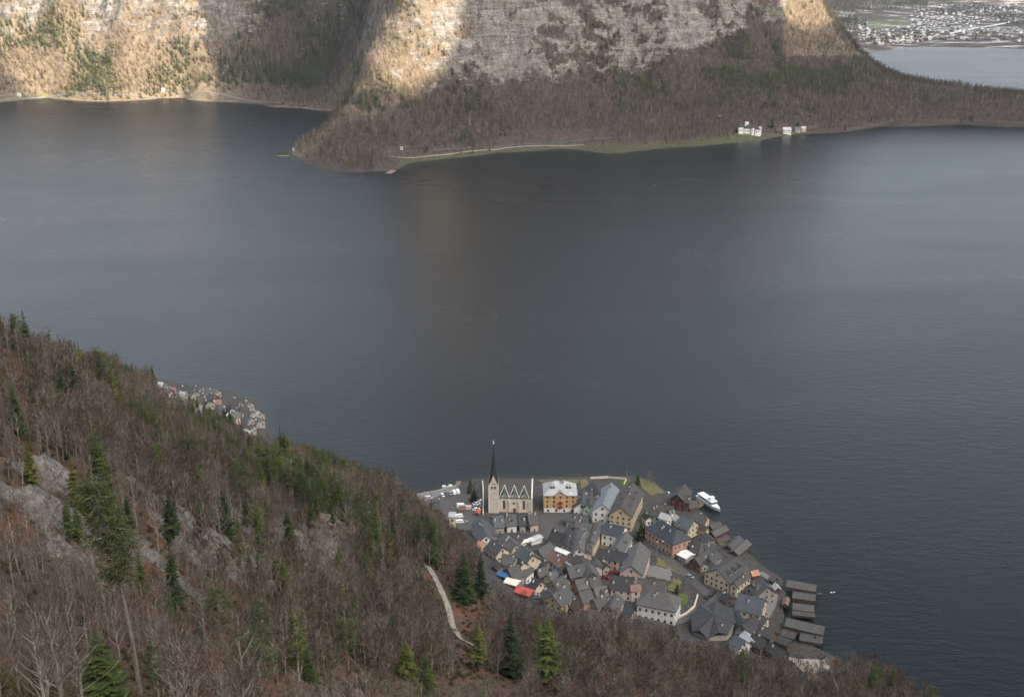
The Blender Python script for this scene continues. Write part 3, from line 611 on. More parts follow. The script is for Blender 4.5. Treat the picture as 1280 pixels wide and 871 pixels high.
clear = ((np.abs(u - 937) < 20) & (v > 163)) | ((u > 960) & (u < 1016) & (v > 158) & (v < 176)) | (inpoly(u, v, [(620, 178), (640, 168), (760, 165), (775, 174), (700, 182)]) & (rng.random(n) < .85)) | ((u > 478) & (u < 830) & (z < 10) & (rng.random(n) < .7)) | ((y > 2600) & (u < 300) & (z < 16) & (rng.random(n) < .6)) | ((y > 2600) & (u > 240) & (u < 500) & (z < 32) & (rng.random(n) < .8))
keep &= ~clear
cn = fbm(x / 90., y / 90., 177, 3)
pc = np.where(y > 2620, .62, np.where(u < 640, .30, np.clip(.16 + sstep(640, 880, u) * .75 * sstep(150, 70, v), 0, 1))) * sstep(.38, .6, cn) * 1.5
pc = np.where((u > 975) & (v < 62) & (y < 2900), .05, pc); pc = np.where((u > 1060) | (v > 140), pc * .35, pc)
con = rng.random(n) < pc; lar = ~con & (rng.random(n) < np.where(y > 2620, .5 * (u < 340), np.where((u < 620) & (v < 150 - (u - 450) * .5), .45, np.where((u > 975) & (v < 62), .8, .04))))
idx = np.where(con, 2 + (rng.random(n) < .5), np.where(lar, 4, (rng.random(n) < .5) * 1)).astype(int)
s_ = rng.uniform(.6, 1.2, n) * np.where(c > .3, .55, 1.0) * np.where(y > 2600, 1.0, .85)
vis = keep & visible(x, y, z + 16, lambda a, b: _far(a, b), y0=1750)
mk = [p[2] for p in protos['far_bare']] + [p[2] for p in protos['far_spruce']] + [p[2] for p in protos['far_larch']]
print('far trees', vis.sum())
scatter('mountain_forest', np.stack([x, y, z - .5], 1)[vis], rng.uniform(0, 6.28, n)[vis], s_[vis], idx[vis], mk, 'bare and evergreen forest over the mountains on the far shore', 'forest')
x, y, z, c, u, v, d = far_wood(17, 14, 700, 2900, 3250, 8000)
nn = fbm(x / 220., y / 220., 200, 3); k = ((z > 34) & (u < 1160)) | ((nn > .56) & (y > 3700)) | ((u < 1072) & (v > 15)); k &= ~inpoly(u, v, [(1080, 24), (1142, 22), (1140, 37), (1088, 42)])
x, y, z = x[k], y[k], z[k]; print('valley trees', len(x)); n = len(x)
scatter('valley_woodland', np.stack([x, y, z - .5], 1), rng.uniform(0, 6.28, n), rng.uniform(.7, 1.1, n), rng.integers(0, 4, n), mk, 'dark wood around the town in the far valley', 'forest')
# ------------------------------------------------------------------ building materials
def roofmat(name, c, var=.28):
    b = NB(name); st = b.noise(2.2, 4, .7, b.pos((.35, 2.6, .35), obj=True)); bl = b.noise(.35, 4, .65, b.pos(obj=True))
    f = b.math('ADD', b.math('MULTIPLY', st, .5), b.math('MULTIPLY', bl, .5)); o = b.ramp(f, [(.36, tuple(x * (1 - var) for x in c)), (.64, tuple(min(1, x * (1 + var)) for x in c))])
    r = b.n('ShaderNodeObjectInfo').outputs['Random']; o = b.mix(1.0, o, b.ramp(r, [(0, (.86, .85, .84)), (1, (1.14, 1.13, 1.12))]), 'MULTIPLY')
    o = b.mix(b.ramp(b.noise(.9, 5, .7, b.pos(obj=True)), [(.58, (0, 0, 0)), (.70, (.5,) * 3)]), o, (.085, .085, .05))
    b.col(o); b.p.inputs['Roughness'].default_value = .62; b.p.inputs['Specular IOR Level'].default_value = .35; b.bump(st, .6, .08); return b.m
def wallmat(name, c):
    b = NB(name); f = b.noise(.7, 5, .7, b.pos((1, 1, .35), obj=True)); o = b.ramp(f, [(.3, tuple(x * .74 for x in c)), (.6, c)]); b.col(o); return b.m
for n, c in {'slate': (.062, .062, .064), 'dark': (.034, .035, .038), 'brown': (.060, .055, .051), 'blue': (.064, .073, .084), 'pale_blue': (.17, .19, .21), 'light': (.36, .365, .37), 'teal': (.065, .082, .085),
             'navy': (.036, .044, .056), 'grey': (.088, .086, .083), 'orange': (.46, .22, .13), 'white': (.72, .70, .67), 'rust': (.17, .10, .08), 'snowy': (.44, .43, .42)}.items(): M['r_' + n] = roofmat('roof_' + n, c)
for n, c in {'white': (.78, .76, .72), 'cream': (.66, .55, .40), 'yellow': (.60, .48, .30), 'ochre': (.58, .37, .16), 'pink': (.62, .48, .40), 'grey': (.34, .32, .29), 'timber': (.13, .085, .06), 'red_timber': (.13, .045, .04),
             'green': (.34, .46, .32), 'stone': (.66, .57, .46), 'pale_blue': (.52, .56, .66), 'salmon': (.46, .28, .20)}.items(): M['w_' + n] = wallmat('plaster_' + n, c)
M['glass'] = simple('window_glass', (.02, .023, .028), .15, .2, spec=.6); M['frame'] = simple('window_frame', (.55, .52, .47), .7, .1)
M['chim'] = wallmat('chimney_render', (.60, .57, .53)); M['red'] = simple('red_paint', (.30, .03, .035), .5, .15)
M['white'] = simple('white_paint', (.80, .80, .78), .45, .05, spec=.4); M['tyre'] = simple('tyre_rubber', (.02, .02, .02), .9, .1); M['metal'] = simple('galvanised_metal', (.35, .36, .37), .5, .1, metal=.5)
M['deck'] = simple('boat_deck', (.45, .42, .38), .8, .15); M['asphalt'] = simple('street_asphalt', (.085, .08, .078), .9, .25, .6); M['gravel'] = simple('path_gravel', (.27, .24, .205), .95, .25, .8)
M['lawn'] = simple('lawn_grass', (.075, .105, .022), .9, .4, .5); M['olive'] = simple('worn_grass', (.13, .12, .05), .9, .4, .5); M['terrace'] = simple('terrace_paving', (.17, .16, .15), .9, .25, .6); M['snow'] = simple('snow_patch', (.62, .60, .57), .8, .1, .02)
M['tent_blue'] = simple('blue_canvas', (.05, .14, .28), .6, .1); M['tent_white'] = simple('white_canvas', (.74, .70, .58), .7, .08); M['tent_red'] = simple('red_canvas', (.42, .085, .065), .6, .12)
# ------------------------------------------------------------------ houses
def window_mesh(name, w_, h_, deep=.07):
    m = MB(); m.box(-w_ / 2 - .12, -deep, -h_ / 2 - .12, w_ / 2 + .12, .05, h_ / 2 + .12, 0)
    m.box(-w_ / 2, -deep - .03, -h_ / 2, -.04, -deep + .02, h_ / 2, 1); m.box(.04, -deep - .03, -h_ / 2, w_ / 2, -deep + .02, h_ / 2, 1); return m.mesh(name, M['frame'], M['glass'])
WIN = window_mesh('window', 1.15, 1.55); DOOR = MB(); DOOR.box(-.75, -.1, -1.4, .75, .05, 1.3, 0); DOOR.box(-.55, -.13, -1.3, .55, -.08, 1.1, 1); DOOR = DOOR.mesh('door', M['frame'], M['w_timber'])
CH = MB(); CH.box(-.45, -.45, -1.6, .45, .45, 1.1, 0); CH.box(-.6, -.6, 1.1, .6, .6, 1.3, 1); CH = CH.mesh('chimney', M['chim'], M['r_dark'])
def dormer_mesh(rm):
    m = MB(); m.box(-.8, -1.3, -1.6, .8, 1.0, .5, 0); m.add([(-.8, -1.3, .5), (.8, -1.3, .5), (0, -1.3, 1.2), (-.8, 1.4, .5), (.8, 1.4, .5), (0, 1.4, 1.2)], [(0, 1, 2), (5, 4, 3)], 0)
    m.slab([(-1.05, -1.6, .3), (0, -1.6, 1.25), (0, 1.8, 1.25), (-1.05, 1.8, .3)], .12, 1); m.slab([(0, -1.6, 1.25), (1.05, -1.6, .3), (1.05, 1.8, .3), (0, 1.8, 1.25)], .12, 1); m.box(-.45, -1.36, -.5, .45, -1.28, .4, 2); return m.mesh('dormer', M['w_grey'], M[rm], M['glass'])
DM = {}
def facing(c, az):                              # does a wall whose outward normal has this azimuth look at the camera?
    n = Vector((math.cos(az), math.sin(az))); t = Vector((-c[0], -c[1])).normalized(); return n.dot(t)
def house(A, B, hw, he, rm, wm, label, hip=0, pitch=38, ch=1, dorm=0, cat='house', name=None, win=True, g=None, zg=None, roof_t=.28, over=.6, seed=None, group=None, at=None, doors=True, base=4.0, pier=False):
    random.seed(hash_(label) if seed is None else seed); tp = math.tan(R(pitch)); rise = hw * tp
    if at is None:
        z0 = 4.0 if zg is None else zg
        for _ in range(4):
            a = W(*A, z0 + he + rise); b = W(*B, z0 + he + rise); mx = (a + b) / 2
            if zg is None: z0 = max(float(near_h(np.array([mx[0]]), np.array([mx[1]]))[0]), .8)
        L = float(np.linalg.norm((b - a)[:2])); rz = math.atan2(b[1] - a[1], b[0] - a[0])
    else: mx, rz, L, z0 = at
    kind = name or {'house': 'house'}.get(cat, cat.replace(' ', '_'))
    root = bpy.data.objects.new(kind, None); C.objects.link(root); root.location = (mx[0], mx[1], z0); root.rotation_euler = (0, 0, rz); tag(root, label, cat, group)
    hl = L / 2 - over if not hip else L / 2 + hw * .75; w2 = hw - over
    hl = max(hl, 1.6); w2 = max(w2, 1.2); ez = he + over * tp
    m = MB()
    if hip or pier:
        if pier: m.box(-hl, -w2, .9, hl, w2, ez - .15)
        else: m.box(-hl, -w2, -base, hl, w2, he)
    else: m.box(-hl, -w2, -base, hl, w2, he)
    if not hip: m.add([(-hl, -w2, he), (-hl, w2, he), (-hl, 0, he + w2 * tp), (hl, -w2, he), (hl, w2, he), (hl, 0, he + w2 * tp)], [(0, 2, 1), (3, 4, 5)])
    if pier:
        for i in range(max(2, int(hl * 2 / 4))):
            for s_ in (-1, 1): xx = -hl + .4 + i * (2 * hl - .8) / max(1, int(hl * 2 / 4) - 1); m.box(xx - .15, s_ * (w2 - .2) - .15, -4, xx + .15, s_ * (w2 - .2) + .15, .95)
    m.build('wall', M['w_' + wm], root)
    rt = MB(); top = he + rise + roof_t * .6; e0 = he - 0.0
    if hip:
        rl = L / 2; ol = hl + over; P = [(-ol, -hw, e0), (ol, -hw, e0), (ol, hw, e0), (-ol, hw, e0), (-rl, 0, top), (rl, 0, top)]
        rt.add(P + [(x_, y_, z_ - roof_t) for x_, y_, z_ in P[:4]], [(0, 1, 5, 4), (1, 2, 5), (2, 3, 4, 5), (3, 0, 4), (9, 8, 7, 6), (0, 6, 7, 1), (1, 7, 8, 2), (2, 8, 9, 3), (3, 9, 6, 0)])
    else:
        rl = L / 2; rt.slab([(-rl, -hw, e0), (rl, -hw, e0), (rl, 0, top), (-rl, 0, top)], roof_t); rt.slab([(-rl, 0, top), (rl, 0, top), (rl, hw, e0), (-rl, hw, e0)], roof_t)
    rt.tube([(-rl, 0, top + .03), (rl, 0, top + .03)], .14, 4)
    ro = rt.build('roof', M['r_' + rm], root)
    for i in range(ch):
        x_ = rl * rv(-.75, .75); y_ = hw * rv(-.5, .15) * (1 if facing(mx, rz - math.pi / 2) > 0 else -1); link('chimney', CH, ro, (x_, y_, top - abs(y_) * tp + .5), scale=rv(.8, 1.1))
    if dorm:
        if rm not in DM: DM[rm] = dormer_mesh('r_' + rm)
        for sd in (-1, 1):
            az = rz + (math.pi / 2 if sd > 0 else -math.pi / 2)
            if facing(mx, az) < -.2: continue
            for i in range(dorm): x_ = rl * (-.75 + 1.5 * (i + .5) / dorm); y_ = sd * hw * .5; link('dormer', DM[rm], ro, (x_, y_, top - abs(y_) * tp + .25), math.pi if sd > 0 else 0)
    if win:
        rows = max(1, int((he - .4) / 2.7)); first = True
        for k, (nx, ny, half, off) in enumerate([(0, -1, hl, w2), (0, 1, hl, w2), (1, 0, w2, hl), (-1, 0, w2, hl)]):
            az = rz + math.atan2(ny, nx)
            if facing(mx, az) < .12: continue
            cols = max(1, int(2 * half / 3.0)); rzz = {(0, -1): 0, (0, 1): math.pi, (1, 0): math.pi / 2, (-1, 0): -math.pi / 2}[(nx, ny)]
            for r in range(rows):
                zz = 1.7 + r * (he - .2) / rows
                for c in range(cols):
                    s_ = (-half + 2 * half * (c + .5) / cols)
                    px_, py_ = (s_, ny * off) if nx == 0 else (nx * off, s_)
                    if r == 0 and doors and first and c == cols // 2: link('door', DOOR, root, (px_, py_, 1.35), rzz); first = False; continue
                    link('window', WIN, root, (px_, py_, zz), rzz)
            if not hip and nx != 0 and w2 > 2.6: link('window', WIN, root, (nx * off, 0, he + w2 * tp * .33), rzz)
    return root
def hash_(s):
    h = 7
    for ch_ in s: h = (h * 31 + ord(ch_)) % 1000003
    return h
H = house
# upper left of the village
H((561, 642.5), (570, 642.5), 3.4, 8, 'light', 'cream', 'narrow cream block house with flat pale roof at the left edge of the car park', pitch=12, ch=0)
H((538, 629), (549, 627), 4.0, 2.6, 'dark', 'timber', 'dark low shed at the left end of the lakeside car park', win=False, cat='shed', ch=0)
H((599, 647), (608, 670), 5.0, 5, 'blue', 'white', 'long house with blue-grey metal roof below the church tower, left of a narrow lane', ch=2)
H((609, 650), (619, 669), 1.8, 3.4, 'grey', 'grey', 'very narrow grey-roofed lean-to running down beside the long blue-grey roof', ch=0, pitch=20, win=False, cat='shed')
H((615, 645), (629, 643.5), 6.2, 4.5, 'blue', 'grey', 'slate-blue roofed house right in front of the church tower', ch=2)
H((631, 643.5), (645, 642.5), 6.0, 4.6, 'slate', 'white', 'middle grey-roofed house of the row in front of the church', ch=2, dorm=1)
H((647, 643), (657, 642.5), 6.0, 4.6, 'dark', 'grey', 'dark-roofed house of the row in front of the church, third from the tower', ch=1)
H((659, 643), (671, 641.5), 5.8, 5, 'brown', 'pink', 'brown-roofed end house of the church row with a pale fire wall on its right', ch=2)
H((598, 676), (605, 678), 2.8, 3.4, 'orange', 'pink', 'tiny house with salmon orange roof at the left edge of the village', ch=0)
H((601, 667.5), (609, 668.5), 2.2, 3, 'dark', 'white', 'small white hut with black roof just above the salmon orange roof', ch=0)
H((614, 674), (629, 684), 4.8, 5, 'slate', 'cream', 'cream gabled house with slate roof right of the salmon orange roof', ch=2)
H((631, 667), (646, 681), 4.6, 5, 'grey', 'cream', 'grey-roofed gabled house tucked behind the cream gabled one', ch=2)
H((628, 692), (645, 696), 4.8, 4.6, 'grey', 'grey', 'plain grey roof house below the cream gabled house', ch=1)
H((652, 681), (667, 694), 6.0, 5.4, 'teal', 'cream', 'wide greenish-grey roof house with cream gable left of the bluish white facade', ch=2)
H((634, 711), (649, 706), 5.8, 4, 'brown', 'grey', 'broad grey-brown roof just above the blue tent', ch=1)
H((653, 716), (664, 708), 2.6, 5, 'slate', 'white', 'small bright white gable house above the red tent', ch=0)
H((670, 711), (684, 708), 4.2, 4.6, 'brown', 'timber', 'brown timber house between the teal-dark roof and the bluish white facade', ch=1)
H((668, 721), (677, 727), 4.6, 4.8, 'navy', 'cream', 'dark blue-green roof house with round cream gable by the red tent', hip=0, ch=1)
H((684, 719), (694, 713), 3.2, 4.6, 'grey', 'cream', 'cream gabled cottage right of the dark blue-green roof', ch=1)
H((690, 727), (704, 719), 5.0, 5.2, 'brown', 'grey', 'brown-grey roof directly above the big roof with yellow gable', ch=1)
H((690, 745), (709, 733), 6.2, 6, 'slate', 'yellow', 'big slate roof house with yellowish gable at the lower edge of the forest', ch=2)
H((690, 687), (708, 700), 4.6, 7, 'rust', 'pale_blue', 'tall house with bluish white facade and rusty brown roof', ch=2)
H((694, 684), (711, 691), 2.0, 6.2, 'white', 'cream', 'narrow roof of pale sheet metal above the bluish white facade', ch=0, pitch=14)
H((672, 687), (688, 677.5), 4.4, 5, 'grey', 'grey', 'greenish grey roof beside the dark conifer on the square', ch=0)
H((661, 674), (676, 668), 2.6, 3, 'snowy', 'white', 'low pale-roofed market building on the square', ch=0, pitch=15, win=False)
H((690, 662), (706, 668), 4.8, 5.5, 'dark', 'grey', 'dark roofed house at the left side of the market square', ch=1)
H((712, 660), (706, 680), 4.0, 6, 'dark', 'grey', 'steep dark roof left of the mottled pale roofed house', ch=1)
H((728, 658), (724, 685), 4.6, 6.5, 'grey', 'white', 'long mottled pale grey roof on the market square', ch=3)
H((734, 668), (733, 688), 3.4, 5.5, 'brown', 'pink', 'narrow brown roof right of the mottled pale roof', ch=1)
H((714, 692), (726, 695), 5.2, 6, 'brown', 'grey', 'squat hipped brown roof in the centre of the village', hip=1, ch=1)
H((701, 697), (708, 706), 3.6, 6, 'slate', 'grey', 'small slate roof wedged between rusty brown roof and squat hipped roof', ch=1)
H((708, 708.5), (730, 704), 5.4, 5.6, 'slate', 'timber', 'dark slate roof with one white chimney below the squat hipped roof', ch=1)
H((734, 702), (741, 716), 4.8, 6, 'grey', 'timber', 'pale grey roof with ridge pointing downhill, beside the dark slate roof', ch=0)
H((745, 697), (748, 706), 2.8, 5, 'grey', 'pink', 'small grey roof left of the arched cream house', ch=0)
H((718, 725.5), (733, 722), 4.6, 5, 'grey', 'salmon', 'grey roof over reddish walls on the narrow lane', ch=1)
H((735, 722.5), (749, 719.5), 4.6, 5, 'brown', 'grey', 'brown-grey roof adjoining the grey roof over reddish walls', ch=1)
H((723, 740), (738, 736), 5.2, 5.4, 'slate', 'salmon', 'dark roof house with reddish gable beside the big slate roof', ch=0)
H((742, 735), (758, 732), 5.4, 5.6, 'grey', 'grey', 'grey roof with one dark skylight in the lower village', ch=1, dorm=1)
H((741, 749.5), (757, 744), 4.2, 4.6, 'brown', 'grey', 'low brown roof below the grey roof with skylight', ch=1)
H((736, 761), (752, 768), 4.6, 4, 'grey', 'grey', 'pale-edged roof at the lower forest edge of the village', ch=0)
H((762, 759), (771, 741), 4.4, 5, 'grey', 'pink', 'grey roof running downhill beside the pink walled house', ch=1)
H((781, 757), (793, 761), 4.0, 4, 'navy', 'grey', 'dark blue roof left of the big white house', ch=0)
H((764, 719), (793, 722), 6.2, 6, 'dark', 'pink', 'long dark roof with pink wall in the middle of the lower village', ch=2)
H((797, 722), (833, 727), 4.6, 4.6, 'brown', 'salmon', 'long brown roof reaching right above the big white house', ch=1)
H((787, 731), (801, 730), 3.0, 6.4, 'rust', 'pink', 'small pink house with balcony above the white house', ch=0)
H((814, 737), (835, 741), 7.2, 8.5, 'grey', 'white', 'big white house with two rows of dark windows and hipped grey roof', hip=1, ch=2, doors=False)
# upper middle
H((741, 601), (748, 616), 6.2, 6.5, 'dark', 'grey', 'dark green-grey roof beside the orange hotel on the lake side', ch=1)
H((730, 611), (727, 628), 5.2, 5.5, 'blue', 'white', 'blue-black roof with white gable next to the orange hotel', ch=2, dorm=1)
H((740, 612), (737, 630), 4.4, 6.5, 'slate', 'green', 'slate roof house with pale green side wall', ch=0, dorm=1)
H((764, 603), (753, 630), 6.4, 8, 'pale_blue', 'white', 'long house with pale blue sheet-metal roof', ch=1)
H((791, 603), (776, 634), 7.4, 9.5, 'brown', 'yellow', 'large brown-roofed house with dormers, yellow gable and long yellow side wall', ch=2, dorm=3)
H((756, 653), (781, 658.5), 6.6, 8, 'navy', 'white', 'house with dark navy roof between two white fire walls', ch=2, pitch=30)
H((750, 650), (738, 676), 2.8, 8, 'grey', 'cream', 'narrow cream side wing running down left of the navy roof', ch=1)
H((783, 664), (770, 684), 4.4, 7.5, 'grey', 'white', 'white gabled wing with grey roof below right of the navy roof', ch=0, dorm=1)
H((753, 685.5), (784, 691.5), 4.8, 6.2, 'dark', 'cream', 'cream house with dark roof around the arched gateway', ch=1)
H((800, 677), (789, 707), 6.6, 7.5, 'grey', 'pink', 'long grey-roofed house with three small skylights and pink side wall', ch=0, dorm=0)
H((740, 632), (745, 640), 2.6, 4.6, 'light', 'white', 'small white gable in front of the pale blue roof', ch=0)
H((708, 641), (735, 644), 4.2, 4.6, 'slate', 'grey', 'low wide slate roof on the upper side of the market square', ch=2)
H((720, 650), (742, 656), 3.6, 4.6, 'grey', 'grey', 'flat-looking grey roof above the mottled pale roof', ch=1)
# right of the main street
H((815, 628), (842, 633), 6.8, 6.5, 'brown', 'green', 'wide brown roof over a pale green facade with a row of windows', ch=3)
H((826, 640), (838, 644), 3.2, 7, 'light', 'white', 'white house with light roof behind the dark hipped roof', ch=0)
H((826, 650), (845, 661), 7.4, 8.5, 'navy', 'salmon', 'large dark hipped roof over a salmon pink facade', hip=1, ch=3, pitch=36)
H((842, 641), (849, 646), 3.0, 5.5, 'light', 'grey', 'small light metal roof beside the dark gable', ch=0)
H((833, 638), (840, 640), 2.6, 8, 'dark', 'white', 'small black roofed top storey behind the dark hipped roof', ch=1)
H((851, 644), (868, 650), 6.2, 6.5, 'teal', 'cream', 'teal-blue roof house with round cream gable', ch=0)
H((868, 641), (885, 645), 5.0, 5.5, 'brown', 'yellow', 'brown-violet roof house with small yellow gable near the ship', ch=1)
H((856, 605), (846, 618), 5.4, 7, 'brown', 'red_timber', 'dark red timber chalet on the lake point', ch=0, over=1.0)
H((851, 617), (866, 621), 4.0, 6, 'grey', 'red_timber', 'cross wing of the dark red chalet with white gable edge', ch=1, over=.9)
H((858, 629), (871, 625), 3.4, 3, 'brown', 'timber', 'low brown landing-stage house beside the ship', ch=0, cat='boathouse', win=False)
H((875, 655), (885, 659), 2.4, 4.6, 'brown', 'yellow', 'small yellow house by the brown-violet roof', ch=0)
H((882, 665), (889, 672), 4.0, 4, 'slate', 'grey', 'small slate roof left of the pink-brown boathouse', ch=0)
H((867, 671), (877, 678), 5.2, 4.5, 'brown', 'grey', 'rounded brown hipped roof above the white pavilion', hip=1, ch=0)
H((879, 682), (893, 679), 4.0, 4.5, 'dark', 'grey', 'dark roof right of the rounded brown hipped roof', ch=1)
H((852, 688), (864, 694), 4.2, 3.4, 'white', 'grey', 'low pavilion with flat cream-white roof by the street', ch=0, pitch=10, win=False, cat='pavilion')
H((868, 698), (886, 687), 4.2, 4.6, 'brown', 'timber', 'violet-grey roof with pale ridge right of the white pavilion', ch=1)
H((886, 698), (896, 688), 3.8, 4.4, 'slate', 'grey', 'small roof with white chimney above the broad roof with skylights', ch=1)
H((896, 711), (923, 695), 8.6, 6.5, 'slate', 'cream', 'very broad slate roof with skylights and a cream lakeside wall', ch=0, dorm=3, pitch=33)
H((917, 728), (935, 715), 2.6, 6.5, 'brown', 'cream', 'cream stepped wing between the two broad slate roofs', ch=2)
H((938, 714), (948, 712), 2.4, 2.6, 'orange', 'timber', 'little building with orange roof at the water', ch=0, cat='shed', win=False)
H((923, 741), (957, 749), 7.2, 6.5, 'blue', 'cream', 'broad blue-grey roof over a cream facade with brown shutters', ch=1, dorm=0)
H((948, 723), (960, 733), 6.0, 7, 'slate', 'grey', 'steep slate roof just behind the broad blue-grey roof', ch=0, dorm=1)
H((940, 730), (950, 724), 4.6, 6, 'grey', 'grey', 'short grey cross roof joined to the steep slate roof', ch=0)
H((963, 718), (971, 722), 2.4, 2.8, 'grey', 'timber', 'small boat shed with grey roof by the shore path', ch=0, cat='shed', win=False)
H((969, 728), (973, 734), 2.0, 2.8, 'light', 'timber', 'tiny shed with light roof by the shore path', ch=0, cat='shed', win=False)
H((913, 759), (929, 777), 4.2, 5, 'navy', 'grey', 'long dark navy roof right of the star-shaped roof', ch=0, pitch=34)
H((927, 781), (944, 769), 4.6, 5, 'dark', 'grey', 'dark roof running up towards the cream facade', ch=0)
H((918, 793), (932, 801), 4.4, 4.6, 'blue', 'white', 'bluish grey roof with white gable at the forest edge', ch=0)
H((940, 791), (958, 800), 4.4, 4.5, 'dark', 'timber', 'dark roof with white edge, left of a second like it', ch=1)
H((948, 779), (969, 789), 3.8, 4.5, 'brown', 'timber', 'brown-grey roof behind the white-edged dark roofs', ch=1)
H((961, 802), (983, 815), 3.6, 4.2, 'dark', 'timber', 'lower dark roof with white edge nearest the pale rock', ch=1)
H((931, 788), (940, 800), 3.4, 4.2, 'light', 'white', 'light grey roof between bluish grey roof and dark white-edged roof', ch=0)
H((972, 793), (990, 800), 3.0, 3, 'slate', 'timber', 'long low slate roof beside the lower boathouses', ch=0, cat='shed', win=False)
# boathouses over the water
boat = dict(zg=.4, pier=True, win=False, ch=0, cat='boathouse', over=.4, pitch=32)
H((887, 656.5), (900, 651.5), 2.8, 2.6, 'brown', 'timber', 'brown boathouse topmost on the right shore', **boat)
H((889, 665), (907, 656), 3.2, 3.0, 'grey', 'red_timber', 'pinkish grey boathouse just below the topmost brown one', **boat)
H((895, 675), (909, 668), 2.6, 2.2, 'brown', 'timber', 'low boathouse with small grassy bank at its right end', **boat)
H((910, 682), (924, 668.5), 3.3, 3.0, 'slate', 'timber', 'left roof of the dark twin boathouse', **boat)
H((917, 688), (934, 674), 3.3, 3.0, 'grey', 'timber', 'right roof of the dark twin boathouse', **boat)
H((984, 724.5), (1021, 731), 3.6, 3.0, 'grey', 'timber', 'uppermost grey boathouse of the row on stilts', **boat)
H((991, 739), (1020, 743), 3.3, 3.0, 'grey', 'timber', 'second boathouse from the top of the row on stilts', **boat)
H((991, 753), (1018, 756.5), 3.3, 3.0, 'grey', 'timber', 'third boathouse from the top with a low lean-to', **boat)
H((990, 763), (1019, 766), 2.0, 2.2, 'brown', 'timber', 'narrow dark boathouse between third and longest boathouse', **boat)
H((983, 772), (1031, 783), 4.0, 3.4, 'grey', 'timber', 'longest grey boathouse with a white end, near the bottom of the row', **boat)
H((978, 786), (996, 791), 3.0, 2.6, 'brown', 'timber', 'lowest left boathouse roof against the bank', **boat)
H((1000, 791), (1029, 796), 3.2, 2.6, 'slate', 'timber', 'lowest right boathouse beside green reeds', **boat)
H((981, 754), (984, 745), 1.8, 2.4, 'rust', 'timber', 'small reddish shed between the shore path and the boathouses', **boat)
for i_, (A_, B_, hw_, he_, rm_, wm_, lb_) in enumerate([
 ((678, 697), (687, 702), 3.2, 4.2, 'slate', 'grey', 'small slate roof right of the greenish-grey roof with cream gable'), ((700, 717), (708, 722), 3.6, 4.6, 'dark', 'grey', 'dark little roof above the grey roof over reddish walls'),
 ((649, 697), (656, 703), 3.2, 4.4, 'brown', 'cream', 'little brown roof just below the greenish-grey roof'), ((619, 700), (627, 706), 3.0, 3.6, 'slate', 'timber', 'low slate shed above the blue tent'),
 ((752, 700), (759, 706), 2.8, 4.0, 'brown', 'grey', 'small brown roof on the courtyard in front of the arched gateway'), ((681, 735), (688, 741), 3.4, 4.0, 'slate', 'grey', 'slate roof squeezed between red tent and brown-grey roof'),
 ((714, 749), (724, 754), 3.8, 4.4, 'brown', 'timber', 'brown roof at the forest edge right of the yellowish gable'), ((708, 673), (716, 678), 3.0, 5.0, 'grey', 'cream', 'small grey roof left of the squat hipped brown roof'),
 ((806, 640), (812, 646), 2.6, 4.0, 'dark', 'white', 'small dark roof at the corner of the pale green facade'), ((866, 681), (873, 686), 3.0, 3.8, 'slate', 'timber', 'little slate roof behind the white pavilion'),
 ((903, 741), (912, 746), 2.6, 3.0, 'dark', 'timber', 'low dark kiosk above the star-shaped roof'), ((950, 768), (960, 772), 3.0, 3.4, 'slate', 'cream', 'small slate roof right of the cream facade with brown shutters'),
 ((875, 697), (882, 703), 2.8, 3.6, 'brown', 'grey', 'small brown roof under the violet-grey roof'), ((648, 668), (656, 671), 2.8, 3.6, 'slate', 'white', 'little slate roof left of the market stalls'),
 ((756, 746), (764, 750), 2.8, 4.4, 'dark', 'grey', 'dark little roof beside the grey roof running downhill'), ((848, 655), (856, 660), 2.6, 5.0, 'slate', 'cream', 'slate roof tucked behind the right end of the salmon pink facade')]): H(A_, B_, hw_, he_, rm_, wm_, lb_, ch=1)
